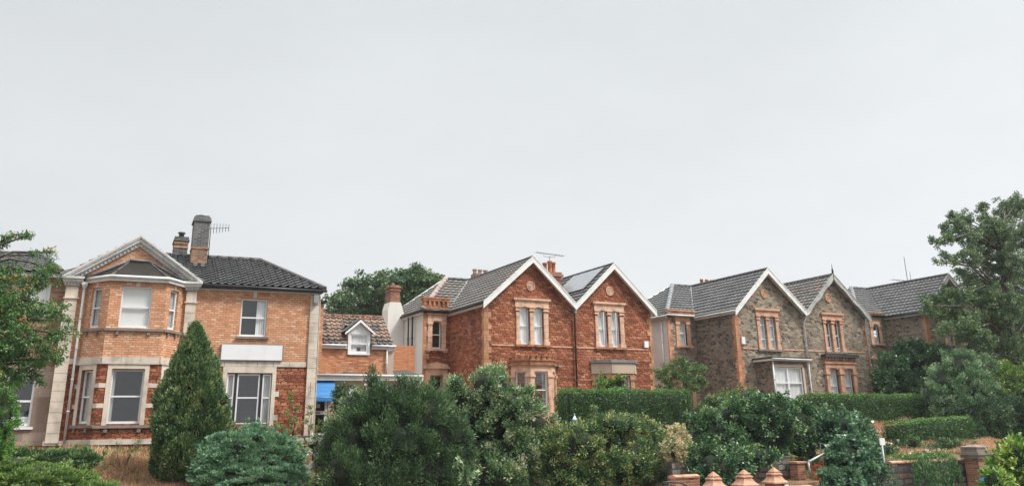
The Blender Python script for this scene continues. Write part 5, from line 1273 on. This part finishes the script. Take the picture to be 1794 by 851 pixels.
# ------------------------------------------------------------------ clipped hedges and mounds
hg = 'clipped privet hedges in front of the houses'
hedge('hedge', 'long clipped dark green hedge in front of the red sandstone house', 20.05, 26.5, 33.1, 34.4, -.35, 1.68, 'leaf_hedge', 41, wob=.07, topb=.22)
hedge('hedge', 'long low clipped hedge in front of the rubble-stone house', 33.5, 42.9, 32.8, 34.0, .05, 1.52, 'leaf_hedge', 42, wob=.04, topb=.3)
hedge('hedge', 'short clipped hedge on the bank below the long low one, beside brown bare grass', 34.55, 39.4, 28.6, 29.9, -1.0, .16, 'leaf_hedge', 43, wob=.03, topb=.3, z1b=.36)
bush('mounded_hedge', 'rounded yellow-green hedge below the side wall of the rubble-stone house', 'hedge', px_lobes([(1262, 712, 30, 20), (1300, 706, 36, 25), (1345, 712, 30, 20), (1235, 722, 18, 14)], 32, .9), 'leaf_mixed', 44, cr=.15, dens=11, leaf=.07, base=.5)
bush('young_shrub', 'small fresh green shrub standing up above the long hedge by the boarded bay', 'shrub', px_lobes([(1052, 672, 9, 14), (1068, 678, 14, 12), (1085, 672, 8, 13), (1060, 662, 4, 8)], 36.5), 'leaf_lime', 45, cr=.13, dens=14, leaf=.08, core=.6, base=.45, jit=.2)
# ------------------------------------------------------------------ conifer
def conifer():
    r = np.random.default_rng(51); b = at(328, 832, 31.5); t_ = at(343, 570, 31.5); H = t_.z-b.z; RB = 1.05
    t = thing('conifer_tree', 'dense flame-shaped conifer with yellowish tips in front of the buff brick house', 'tree', (b.x, b.y, b.z-.1))
    prof = [(0, .86), (.12, 1.0), (.35, 1.03), (.55, .88), (.72, .62), (.86, .34), (.95, .14), (1, .03)]
    n = 2300; u = r.uniform(0, 1, n)**1.15; th = r.uniform(0, 2*math.pi, n)
    pr = np.interp(u, [p[0] for p in prof], [p[1] for p in prof])*RB
    pr *= 1+.10*np.sin(th*3+u*9)+.07*np.sin(th*7-u*14)+r.normal(0, .045, n)
    cxs = b.x+(t_.x-b.x)*u**2; nx, ny = np.cos(th), np.sin(th)
    C_ = np.stack([cxs+pr*nx, b.y+pr*ny, b.z+H*u], 1); N_ = np.stack([nx, ny, np.full(n, .45)], 1); N_ /= np.linalg.norm(N_, axis=1, keepdims=True)
    lv = Leaves(51); lv.clump(C_, N_, .13, 38, .10, .38, .35, .75, .45, .42, .42, (1, 1, 1.35))
    k = r.integers(0, n, 260); lv.clump(C_[k]+N_[k]*.13+np.array([0, 0, .12]), N_[k], .07, 9, .07, .35, .3, 1.0, .62, .3, .2, (1, 1, 1.5))
    v, f = ico(); zz = (v[:, 2]+1)/2; rr = np.interp(zz, [p[0] for p in prof], [p[1] for p in prof])*RB*.78; h = np.maximum(np.hypot(v[:, 0], v[:, 1]), 1e-4)
    cv = np.stack([b.x+(t_.x-b.x)*zz**2+v[:, 0]/h*rr*np.minimum(1, h*6), b.y+v[:, 1]/h*rr*np.minimum(1, h*6), b.z+H*zz*.97], 1)  # solid dark core under the sprays, inner shade in its colour
    lv.build('crown', ['leaf_conifer'], t, (cv, f)); mb = MB(); mb.tube([(b.x, b.y, b.z-.4), (b.x, b.y, b.z+1.5)], .12, 8); mb.build('trunk', 'bark', t)
conifer()
# ------------------------------------------------------------------ junipers
def juniper(label, lobes, mat, seed, **k):
    return bush('juniper', label, 'shrub', lobes, mat, seed, cr=.14, dens=22, n=34, leaf=.10, asp=.26, core=.84, spread=.35, up_=.25, squash=(1.4, 1.1, .4), tip=.45, jit=.02, stems=False, **k)
juniper('wide blue-green juniper mound in front of the triple window', px_lobes([(425, 812, 86, 58, .1), (470, 815, 60, 50, -.1), (390, 822, 50, 42, -.2), (440, 840, 92, 34, -.4)], 30.5, .85), 'leaf_blue', 61, base=.62)
juniper('low bright green juniper spreading in the bottom left corner', px_lobes([(55, 838, 70, 22, -.2), (110, 842, 50, 18, -.4), (20, 825, 40, 22, 0), (150, 855, 50, 12, -.6)], 29, 1.1), 'leaf_juniper', 62, base=.6)
juniper('narrow green juniper at the foot of the bay, behind the bright one', px_lobes([(115, 806, 50, 16, 0), (80, 805, 38, 15, 0), (145, 800, 22, 12, 0), (40, 802, 30, 14, 0)], 32, .9), 'leaf_dark', 63, base=.6)
bush('box_bush', 'bright green rounded bush cut by the left edge below the acer', 'shrub', px_lobes([(-12, 745, 36, 60), (-25, 700, 38, 35), (-10, 790, 24, 26)], 27, .8), 'leaf_box', 64, cr=.11, dens=26, n=26, leaf=.05, base=.5)
# ------------------------------------------------------------------ big shrubs in the middle
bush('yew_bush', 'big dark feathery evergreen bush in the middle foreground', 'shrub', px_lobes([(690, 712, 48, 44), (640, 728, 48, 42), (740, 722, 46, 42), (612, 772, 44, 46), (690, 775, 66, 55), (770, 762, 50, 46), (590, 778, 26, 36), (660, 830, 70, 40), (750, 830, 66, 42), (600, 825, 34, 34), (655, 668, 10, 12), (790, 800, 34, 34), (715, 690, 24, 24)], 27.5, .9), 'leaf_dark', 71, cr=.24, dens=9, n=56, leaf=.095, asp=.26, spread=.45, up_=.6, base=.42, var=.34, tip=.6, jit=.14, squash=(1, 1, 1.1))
bush('flowering_shrub', 'pale leafed bushy shrub rising before the red sandstone bay, right of the dark bush', 'shrub', px_lobes([(860, 682, 42, 38), (818, 700, 38, 34), (900, 718, 46, 40), (850, 740, 56, 44), (938, 752, 34, 34), (900, 790, 58, 44), (830, 800, 44, 44), (950, 800, 34, 36), (800, 672, 14, 12), (870, 835, 70, 34)], 28.5, .9), 'leaf_fresh', 72, cr=.22, dens=8, n=40, leaf=.085, asp=.48, base=.46, var=.5, tip=.5, jit=.14, up_=.4)
bush('broad_shrub', 'broad olive-green shrub with golden shoots before the long hedge', 'shrub', px_lobes([(1060, 772, 52, 40), (1110, 770, 50, 38), (1010, 780, 42, 36), (1150, 795, 36, 40), (1080, 810, 80, 44), (985, 820, 40, 38), (1150, 830, 40, 38), (1020, 840, 60, 30), (975, 775, 24, 26), (1085, 745, 40, 16)], 27.2, .9), 'leaf_mixed', 73, cr=.19, dens=10, n=42, leaf=.075, asp=.45, base=.46, var=.45, tip=.5, jit=.12, up_=.35)
bush('variegated_shrub', 'cream variegated shrub squeezed between the olive shrub and the ivy', 'shrub', px_lobes([(1187, 770, 17, 23), (1193, 793, 15, 22), (1182, 792, 15, 24)], 25.6, .9), 'leaf_cream', 74, cr=.12, dens=34, n=30, leaf=.065, base=.55, core=.6)
bush('variegated_shrub', 'white-flowered shrub between the blue-green mound and the dark bush', 'shrub', px_lobes([(562, 800, 20, 26), (585, 826, 28, 26), (548, 775, 12, 14), (600, 845, 26, 16)], 28.6, .9), 'petal_white', 75, cr=.12, dens=18, n=22, leaf=.07, base=.32, core=.7, var=.6)
bush('variegated_shrub', 'pale variegated shrub against the beige extension wall', 'shrub', px_lobes([(628, 698, 24, 16), (610, 712, 16, 16), (645, 712, 22, 18)], 34.5, .9), 'petal_white', 76, cr=.15, dens=14, n=20, leaf=.08, base=.38, core=.7, var=.6)
bush('wall_shrub', 'dark green shrub beside the awning against the beige wall', 'shrub', px_lobes([(600, 688, 16, 12), (593, 708, 12, 16), (605, 725, 14, 20), (612, 680, 8, 8)], 36.0, .8), 'leaf_dark', 77, cr=.15, dens=14, n=24, leaf=.08, core=.7, base=.55)
bush('low_shrub', 'reddish-green low shrub at the foot of the dark bush', 'shrub', px_lobes([(560, 846, 20, 12), (585, 852, 16, 10)], 27.8, .9), 'leaf_mixed', 78, cr=.12, dens=18, n=22, leaf=.06, base=.65, core=.7)
# ------------------------------------------------------------------ climbing roses by the wall
def climber(name, label, spots, Y, mat, seed, root, leaf=.075, n=16, base=.5):
    L_ = px_lobes(spots, Y, .8, ysp=.1); r = np.random.default_rng(seed); t = thing(name, label, 'plant', root)
    mb = MB(); rt_ = V(root); C_, N_ = [], []
    for (c, rd) in L_:
        c_ = V(c); mid = rt_.lerp(c_, .55)+V((r.uniform(-.1, .1), r.uniform(-.05, .05), .12)); mb.tube([rt_, mid, c_], .014, 5, r1=.006)
        k = max(6, int(rd[0]*rd[2]*190)); d = r.normal(size=(k, 3)); d /= np.linalg.norm(d, axis=1, keepdims=True); C_.append(np.array(c)+d*np.array(rd)*r.uniform(.2, 1, (k, 1))); N_.append(d)
    mb.build('stem', 'bark', t); lv = Leaves(seed); lv.clump(np.concatenate(C_), np.concatenate(N_), .09, n, leaf, .5, .7, .2, base, .4, .15); lv.build('foliage', [mat], t)
climber('climbing_rose', 'loose green climbing rose on the red stone wall right of the triple window', [(508, 702, 7, 9), (502, 722, 8, 10), (514, 735, 12, 10), (498, 748, 18, 10), (522, 750, 10, 8), (480, 745, 8, 8), (520, 715, 5, 6), (510, 690, 4, 5)], 36.0, 'leaf_weed', 81, at(512, 768, 36.0))
climber('climbing_rose', 'yellowish climbing rose in front of the corner quoin left of the awning', [(540, 722, 7, 10), (537, 738, 8, 9), (545, 748, 5, 6), (543, 712, 4, 5)], 35.6, 'leaf_cream', 82, at(541, 768, 35.6), base=.3)
climber('ivy_sprigs', 'thin weeds growing out of the earth by the glazed door', [(556, 748, 4, 8), (560, 738, 3, 5), (552, 756, 4, 5)], 36.4, 'leaf_weed', 83, at(556, 770, 36.4), n=10)
climber('young_creeper', 'young creeper with big pale leaves at the foot of the pale leafed shrub', [(806, 806, 5, 6), (815, 820, 5, 7), (826, 832, 7, 6), (800, 815, 6, 4), (820, 845, 6, 7), (835, 830, 4, 4), (808, 835, 6, 6)], 25.4, 'leaf_light', 84, at(820, 862, 25.4), leaf=.13, n=7, base=.7)
# ------------------------------------------------------------------ small tree in the gap, ivy masses, shrubs at the right
tree('elder_tree', 'small airy elder in the gap between the red and the rubble-stone house', px_lobes([(1162, 655, 14, 14), (1178, 640, 12, 9), (1195, 638, 16, 12), (1212, 655, 20, 14), (1190, 662, 20, 12), (1225, 668, 12, 14), (1165, 678, 14, 14), (1200, 680, 16, 10), (1232, 645, 7, 5)], 36.8, .9), 'leaf_acer', 85,
     [at(1205, 720, 36.8), at(1203, 695, 36.8), at(1198, 670, 36.8)], .07, cr=.2, dens=1.5, n=26, leaf=.09, asp=.45, base=.5)
bush('ivy_mass', 'huge dark ivy mound hanging over the stone retaining wall', 'ivy', px_lobes([(1240, 756, 36, 34), (1292, 738, 46, 34), (1350, 732, 46, 36), (1398, 742, 36, 36), (1222, 790, 26, 34), (1275, 785, 46, 36), (1340, 782, 52, 30), (1402, 778, 32, 28), (1250, 818, 34, 26, -2.0), (1225, 805, 24, 26, -1.6), (1285, 808, 34, 20, -1.8), (1330, 800, 34, 14, -1.7), (1372, 712, 18, 12)], 26.6, .7), 'leaf_ivy', 91, cr=.22, dens=9, n=40, leaf=.085, asp=.7, base=.46, var=.4, tip=.5, jit=.10, droop=.35, spread=.5, zmin=-3.0)
bush('vine_mass', 'blue-green vine mound with big soft leaves beside the tall white-topped post', 'vine', px_lobes([(1480, 760, 40, 32), (1452, 755, 24, 26), (1508, 785, 36, 36), (1488, 805, 44, 36, -1.2), (1520, 828, 28, 34, -2.0), (1492, 735, 20, 12), (1470, 845, 40, 24, -2.0), (1512, 855, 30, 20, -2.2), (1522, 760, 14, 14)], 25.4, .6), 'leaf_vine', 92, cr=.19, dens=10, n=26, leaf=.12, asp=.85, base=.45, var=.4, tip=.25, jit=.10, droop=.4, spread=.5, zmin=-3.0)
bush('garden_tree', 'dark round bushy tree hiding the side wall of the last stone house', 'shrub', px_lobes([(1560, 655, 30, 34), (1600, 632, 38, 34), (1645, 640, 36, 36), (1585, 680, 40, 24), (1544, 676, 18, 28), (1630, 680, 40, 30)], 36.2, .8), 'leaf_ivy', 93, cr=.24, dens=8, n=36, leaf=.12, asp=.6, base=.38, var=.4, jit=.10)
bush('willow_shrub', 'tall light grey-green shrub in front of the sycamore', 'shrub', px_lobes([(1682, 642, 34, 30), (1655, 672, 30, 30), (1700, 680, 46, 36), (1640, 700, 24, 26), (1670, 715, 40, 30), (1722, 650, 30, 26), (1735, 690, 40, 40)], 31.5, .8), 'leaf_light', 94, cr=.22, dens=9, n=34, leaf=.11, asp=.35, base=.4, var=.45, tip=.3, jit=.12, up_=.6)
bush('lime_shrub', 'lime-green shrub at the right edge below the sycamore', 'shrub', px_lobes([(1760, 662, 32, 24), (1790, 680, 30, 28), (1740, 680, 20, 20), (1815, 700, 30, 40)], 31, .8), 'leaf_lime', 95, cr=.2, dens=9, n=32, leaf=.10, asp=.45, base=.4, var=.45, jit=.1)
bush('laurel_bush', 'large dark shrub filling the space below the light grey-green one', 'shrub', px_lobes([(1720, 735, 50, 36), (1765, 740, 48, 44), (1690, 765, 36, 28), (1740, 780, 54, 32), (1800, 760, 40, 50), (1700, 725, 30, 26)], 29.8, .8), 'leaf_dark', 96, cr=.2, dens=10, n=36, leaf=.10, asp=.4, base=.35, var=.35, jit=.1)
bush('cherry_laurel', 'fresh yellow-green cherry laurel with large leaves in the bottom right corner', 'shrub', px_lobes([(1782, 805, 32, 34), (1755, 822, 26, 26), (1745, 845, 22, 24), (1790, 850, 50, 40), (1810, 800, 30, 30)], 19, .9), 'leaf_laurel', 97, cr=.15, dens=15, n=14, leaf=.16, asp=.42, base=.45, var=.45, tip=.3, jit=.08, up_=.3, core=.8)
bush('rose_bush', 'dark rose bush with pale pink flowers beside the tall post', 'shrub', px_lobes([(1572, 788, 14, 14), (1588, 792, 12, 12), (1556, 790, 9, 12)], 27.8, .8), ['leaf_dark', 'petal_pink'], 98, cr=.12, dens=20, n=18, leaf=.07, base=.5, core=.7,
     extra=lambda lv, C_, N_, r: lv.clump((C_+N_*.08)[::4], N_[::4], .06, 7, .09, .8, .6, .2, .6, .4, .2, mat=1))
bush('flowering_heather', 'low sprawl of pale pink blossom along the wall top beside the tall post', 'plant', px_lobes([(1562, 810, 20, 6), (1592, 806, 18, 5), (1630, 796, 30, 6), (1580, 818, 16, 6), (1610, 802, 20, 6)], 25.2, 1.0), ['leaf_weed', 'petal_pink'], 99, cr=.1, dens=22, n=14, leaf=.06, base=.5, core=.6, stems=False,
     extra=lambda lv, C_, N_, r: lv.clump((C_+N_*.06)[::3], N_[::3], .07, 8, .09, .6, .6, .2, .6, .4, .2, mat=1))
bush('red_leafed_plant', 'small rust-red leafed plant beside the handrail', 'plant', px_lobes([(1434, 826, 9, 12), (1440, 812, 7, 6), (1428, 838, 8, 8)], 24.6, .8), 'leaf_red', 100, cr=.08, dens=30, n=12, leaf=.09, asp=.3, base=.5, core=None, stems=True)

# ------------------------------------------------------------------ retaining walls, piers, rails along the pavement
def wallthing(name, label, x0, x1, y, z1, mat, th=.3, cop=None, zb=None, z1b=None, cat='wall', coph=.09):
    t = thing(name, label, cat, ((x0+x1)/2, y, STREET)); b = STREET-.2 if zb is None else zb; z1b = z1 if z1b is None else z1b
    mb = MB(); mb.hexa([(x0, y, b), (x1, y, b), (x1, y+th, b), (x0, y+th, b), (x0, y, z1), (x1, y, z1b), (x1, y+th, z1b), (x0, y+th, z1)]); mb.build('wall', mat, t)
    if cop:
        mb = MB(); n = max(1, int((x1-x0)/.24))
        for k in range(n):
            a, c = x0+(x1-x0)*k/n, x0+(x1-x0)*(k+1)/n-.012; za = z1+(z1b-z1)*k/n
            mb.prism([(a, y-.04, za+.002), (a, y-.05, za+coph*.5), (a, y+th*.3, za+coph), (a, y+th*.7, za+coph), (a, y+th+.05, za+coph*.5), (a, y+th+.04, za+.002)], (c-a, 0, 0))
        mb.build('coping', cop, t)
    return t
wallthing('garden_wall', 'long low red brick garden wall along the pavement before the left gardens', -40, 17.88, 23.6, -1.72, 'brick_red', cop='cap_terracotta')
wallthing('garden_wall', 'short red brick wall with a rounded brick coping left of the pyramid-capped piers', 17.9, 18.85, 23.5, -1.40, 'brick_red', cop='cap_terracotta')
wallthing('retaining_wall', 'grey rubble retaining wall half covered by the ivy mound', 18.96, 24.2, 25.0, -.98, 'gardenstone', z1b=-.93)
wallthing('retaining_wall', 'grey rubble retaining wall topped by creepers at the right', 27.8, 32.3, 23.8, -1.27, 'gardenstone', cop='cap_terracotta')
wallthing('retaining_wall', 'rubble retaining wall running on beyond the last pier behind the cherry laurel', 32.32, 70, 23.8, -1.1, 'gardenstone')
def pier(x, y, zc, hw, label, capk=1.0, mat='brick_red', group=None):
    t = thing('gate_pier', label, 'gate pier', (x, y, STREET), group)
    mb = MB(); mb.box(x-hw*.72, x+hw*.72, y-hw*.72, y+hw*.72, STREET-.1, zc); mb.build('shaft', mat, t)
    c = MB(); s2 = math.sqrt(2)*hw
    c.lathe((x, y, zc+.002), [(s2*.98, -.02), (s2, .0), (s2, .03), (s2*.80, .07), (s2*.62, .14), (s2*.54, .20), (s2*.50, .225), (s2*.60, .235), (s2*.60, .265), (s2*.42, .305), (s2*.38, .315), (s2*.44, .325), (s2*.42, .345), (s2*.04, .47)], 4, sq=True)
    c.build('cap', 'cap_terracotta', t); return t
pg = 'terracotta pyramid-capped gate piers'
pier(19.07, 23.1, -1.70, .31, 'leftmost pyramid-capped pier, next to the short red brick wall', group=pg)
pier(20.30, 23.1, -1.68, .32, 'middle pyramid-capped pier of the three', group=pg)
t = pier(21.55, 23.1, -1.65, .31, 'third pyramid-capped pier, carrying a small white plate', group=pg)
mb = MB(); mb.box(21.66, 21.84, 22.80, 22.815, -1.86, -1.70); mb.build('plate', 'paper', t)
t = thing('gate_pier', 'square brick pier with a flat stepped stone cap at the right, by the cherry laurel', 'gate pier', (31.9, 23.4, STREET))
mb = MB(); mb.box(31.62, 32.2, 23.1, 23.68, STREET-.1, -1.18); mb.build('shaft', 'brick_red', t)
mb = MB(); mb.box(31.54, 32.28, 23.02, 23.76, -1.178, -1.06); mb.box(31.48, 32.34, 22.96, 23.82, -1.058, -.96); mb.box(31.58, 32.24, 23.06, 23.72, -.958, -.82); mb.lathe((31.91, 23.39, -.818), [(.50, 0), (.50, .05), (.1, .12)], 4, sq=True); mb.build('cap', 'sill_stone', t)
t = thing('brick_pier', 'low square red brick pier at the foot of the handrail', 'pier', (24.1, 24.7, STREET))
mb = MB(); mb.box(23.95, 24.32, 24.5, 24.87, STREET-.1, -1.16); mb.build('shaft', 'brick_red', t); mb = MB(); mb.box(23.9, 24.37, 24.45, 24.92, -1.158, -1.10); mb.build('cap', 'cap_terracotta', t)
# curved terracotta coping seen low at the third pier
wallthing('garden_wall', 'low terracotta-topped wall running right from the third pyramid-capped pier', 21.9, 23.1, 23.0, -1.86, 'brick_red', cop='cap_terracotta')
def rail(name, label, parts, mat='galvanised', cat='handrail'):
    t = thing(name, label, cat, (parts[0][1][0][0], parts[0][1][0][1], ground(parts[0][1][0][0], parts[0][1][0][1])))
    for nm, pts, r in parts: mb = MB(); mb.tube(pts, r, 7); mb.build(nm, mat, t)
    return t
a, b, c = at(1416, 809, 24), at(1447, 792, 24.6), at(1456, 782, 25.2)
rail('handrail', 'bent galvanised handrail climbing the garden steps beside the vine', [('rail', [a, b, c], .045), ('post', [a, at(1421, 838, 24)], .035), ('post', [b, at(1449, 815, 24.6)], .03)])
rail('handrail', 'thin upper handrail behind the bent one', [('rail', [at(1437, 775, 25.6), at(1450, 781, 25.2)], .02), ('post', [at(1437, 775, 25.6), at(1439, 798, 25.6)], .02)])
rail('handrail', 'black curved handrail at the foot of the short red brick wall', [('rail', [at(1160, 845, 22.9), at(1172, 843, 22.9), at(1192, 845, 22.9), at(1203, 850, 22.9), at(1206, 858, 22.9)], .025), ('post', [at(1172, 844, 22.9), at(1172, 880, 22.9)], .02)], mat='black_plastic')
rail('handrail', 'dark iron rail with a curled bracket below the glazed door', [('rail', [at(490, 764, 34.6), at(530, 764, 34.6), at(576, 762, 34.6)], .035), ('bracket', [at(532, 765, 34.6), at(538, 774, 34.6), at(548, 768, 34.6), at(558, 773, 34.6), at(562, 763, 34.6)], .03), ('post', [at(534, 765, 34.6), at(534, 785, 34.6)], .03), ('post', [at(574, 763, 34.6), at(574, 785, 34.6)], .03)], mat='dark_iron')
t = thing('sign_post', 'tall thin grey post with a square white plate on top, right of the vine', 'post', at(1556, 870, 24))
p0, p1 = at(1545, 779, 24), at(1557, 880, 24); mb = MB(); mb.tube([(p0.x, p0.y, p1.z), (p0.x, p0.y, p0.z)], .035, 8); mb.build('post', 'galvanised', t)
p = at(1545, 773, 24); mb = MB(); mb.box(p.x-.13, p.x+.13, p.y-.03, p.y-.0, p.z-.12, p.z+.12); mb.build('plate', 'paper', t)
t = thing('parasol', 'tip of a folded blue and white parasol poking up behind the olive shrub', 'parasol', at(1008, 760, 30.5))
p = at(1007, 738, 30.5); mb = MB(); mb.lathe(p, [(.20, -.8), (.12, 0), (.02, .22)], 8); mb.build('canopy', 'paper', t)
mb = MB(); mb.lathe(p+V((0, 0, .0)), [(.125, -.02), (.085, .09), (.09, .09), (.13, -.02)], 8); mb.build('stripe', 'awning_blue', t)
mb = MB(); mb.tube([p+V((0, 0, -2.0)), p+V((0, 0, .30))], .012, 6); mb.build('pole', 'galvanised', t)
# ivy and moss hanging down the right retaining wall
def drape(name, label, x0, x1, y, ztop, zlen, mat, seed, dens=420, leaf=.11, cat='ivy'):
    r = np.random.default_rng(seed); t = thing(name, label, cat, ((x0+x1)/2, y, STREET)); n = int((x1-x0)*zlen*dens)
    x = r.uniform(x0, x1, n); v = r.uniform(0, 1, n)**.8; ln = zlen*(.75+.25*np.sin(x*3)+.1*np.sin(x*11))
    P = np.stack([x, y-.10-.10*np.sin(v*3)-r.uniform(0, .14, n), ztop+.06-v*ln+.05*np.sin(x*5)], 1)
    k = int((x1-x0)*dens*.5); T = np.stack([r.uniform(x0, x1, k), r.uniform(y-.1, y+.7, k), ztop+.05+r.uniform(0, .12, k)], 1)
    lv = Leaves(seed); lv.add(P, np.stack([r.normal(-.25, .25, n), r.normal(-.15, .2, n), np.full(n, -1.0)], 1), leaf, .3, .4+r.normal(0, .2, n)-.1*v)
    lv.add(T, r.normal(size=(k, 3))+np.array([0, -.3, .5]), leaf*.9, .35, .7+r.normal(0, .15, k)); lv.build('foliage', [mat], t)
drape('hanging_creeper', 'mat of hanging green creeper over the right-hand rubble retaining wall', 28.5, 31.0, 23.72, -1.17, 1.6, 'leaf_hedge', 101, dens=900)
drape('hanging_creeper', 'green creeper trailing over the rubble wall below the ivy mound', 19.3, 22.2, 24.95, -.95, 1.1, 'leaf_ivy', 102, dens=260)
drape('hanging_creeper', 'mossy green creeper over the bank right of the handrail', 24.8, 27.4, 23.5, -1.45, 1.2, 'leaf_ivy', 103, dens=500, leaf=.09)
# ------------------------------------------------------------------ grass and weeds
def grass(name, boxes, mat, seed, h=.38, wd=.017, lean=.5, base=.5, var=.25, kind='stuff'):
    r = np.random.default_rng(seed); lv = Leaves(seed)
    for (x0, x1, y0, y1, dens) in boxes:
        n = int((x1-x0)*(y1-y0)*dens); x, y = r.uniform(x0, x1, n), r.uniform(y0, y1, n)
        x += .3*np.sin(y*2.3); hh = h*(.6+.5*np.sin(x*1.9+y)*np.sin(y*2.7-x*.6)**2+.3*r.uniform(0, 1, n)); hh = np.maximum(hh, .1)
        z = np.array([ground(a, b_) for a, b_ in zip(x, y)])
        ax = np.stack([r.normal(0, lean, n), r.normal(-.1, lean, n), np.ones(n)], 1)
        c = np.stack([x, y, z+hh*.45], 1)
        L_ = hh; a = ax/np.linalg.norm(ax, axis=1, keepdims=True); q = r.normal(size=(n, 3)); q[:, 2] = 0; b_ = np.cross(a, q); b_ /= np.linalg.norm(b_, axis=1, keepdims=True)
        Lh = L_[:, None]; v = np.stack([c-a*Lh*.5, c+b_*wd*.5, c+a*Lh*.5+b_*wd*.1, c-b_*wd*.5], 1)
        patch = .18*np.sin(x*1.1+2)*np.sin(y*1.4)+.1*np.sin(x*3.3)
        lv.P.append(v.reshape(-1, 3)); lv.R.append(np.clip(base+patch+r.normal(0, var, n), 0, 1)); lv.T.append(np.zeros(n, int))
    ob = lv.build(name, [mat]); tag(ob, kind=kind); return ob
tag(grass('dry_grass', [(-4, 9.5, 34.2, 36.2, 200), (-4, 9.5, 27.0, 34.6, 750), (32.5, 40, 26.5, 34.0, 300), (35, 41, 24.2, 28.5, 500)], 'grass_dry', 111, h=.36, base=.48), 'dry orange-brown grass over the sloping front gardens', 'grass')
tag(grass('green_grass', [(-4, 9.5, 29.0, 36.3, 260), (24.3, 33, 24.2, 30, 140), (8, 20, 24, 30, 40), (18, 34, 30, 38, 80), (34, 46, 24.4, 30, 90)], 'grass_green', 112, h=.30), 'green grass scattered through the front gardens', 'grass')
climber('weeds', 'tall yellow-green weeds in the dry grass before the bay', [(205, 782, 6, 14), (195, 800, 8, 12), (236, 785, 8, 14), (245, 770, 5, 8), (225, 800, 9, 10), (182, 812, 8, 8)], 33.0, 'leaf_weed', 113, at(215, 830, 33.0), leaf=.06, n=9)
climber('weeds', 'scruffy green weeds below the weathered brown brick house', [(35, 795, 12, 7), (60, 790, 10, 6), (20, 800, 10, 6), (80, 790, 8, 5)], 35.0, 'leaf_weed', 114, at(45, 806, 35.0), leaf=.07, n=16)
climber('weeds', 'green weeds under the dark iron rail', [(560, 785, 8, 8), (545, 778, 8, 6), (530, 775, 8, 5), (572, 778, 6, 6)], 34.0, 'leaf_weed', 115, at(550, 800, 34.0), leaf=.08, n=16)

# ------------------------------------------------------------------ thin rain haze in the air
mb = MB(); mb.box(-1600, 1600, -1600, 1600, -30, 30)
hz = mb.build('haze', 'earth'); tag(hz, 'thin pale rain haze filling the air', 'haze', kind='stuff')
m = bpy.data.materials.new('haze_air'); m.use_nodes = True; nt_ = m.node_tree; nt_.nodes.remove(nt_.nodes['Principled BSDF'])
pv = nt_.nodes.new('ShaderNodeVolumePrincipled'); pv.inputs['Density'].default_value = .0004; pv.inputs['Color'].default_value = (.93, .95, .97, 1); pv.inputs['Anisotropy'].default_value = .2
nt_.links.new(pv.outputs[0], nt_.nodes['Material Output'].inputs['Volume'])
hz.data.materials.clear(); hz.data.materials.append(m)

bush('ground_cover', 'low dark green creeping shrub on the brown bank below the short hedge', 'shrub', px_lobes([(1655, 782, 30, 10), (1692, 788, 22, 14), (1625, 790, 16, 8), (1600, 775, 14, 10)], 27.4, .8), 'leaf_dark', 121, cr=.14, dens=16, n=24, leaf=.07, base=.6, core=.7, stems=False)
bush('wild_shrub', 'tangled green shrub filling the gap between the ivy mound and the vine', 'shrub', px_lobes([(1432, 735, 20, 20), (1442, 765, 16, 22), (1420, 800, 14, 10)], 27.4, .8), 'leaf_mixed', 122, cr=.15, dens=14, n=28, leaf=.075, base=.45, core=.7, stems=False)

wallthing('retaining_wall', 'low rubble wall under the mossy creeper, between the handrail and the tall post', 24.4, 27.78, 23.55, -1.62, 'gardenstone')
t = thing('wheeled_bin', 'blue wheeled bin just showing past the cherry laurel by the last pier', 'bin', at(1745, 900, 20.2))
p = at(1743, 836, 20.2); zt = p.z; mb = MB(); b_ = STREET+.06
mb.hexa([(p.x-.22, p.y-.25, b_), (p.x+.22, p.y-.25, b_), (p.x+.22, p.y+.25, b_), (p.x-.22, p.y+.25, b_), (p.x-.29, p.y-.34, zt-.1), (p.x+.29, p.y-.34, zt-.1), (p.x+.29, p.y+.34, zt-.1), (p.x-.29, p.y+.34, zt-.1)]); mb.build('body', 'awning_blue', t)
mb = MB(); mb.hexa([(p.x-.31, p.y-.37, zt-.098), (p.x+.31, p.y-.37, zt-.098), (p.x+.31, p.y+.36, zt-.098), (p.x-.31, p.y+.36, zt-.098), (p.x-.26, p.y-.30, zt-.02), (p.x+.26, p.y-.30, zt-.02), (p.x+.26, p.y+.36, zt), (p.x-.26, p.y+.36, zt)]); mb.build('lid', 'awning_blue', t)
for sx in (-.25, .25): mb = MB(); mb.tube([(p.x+sx-.03, p.y+.26, b_+.04), (p.x+sx+.03, p.y+.26, b_+.04)], .1, 12); mb.build('wheel', 'black_plastic', t)
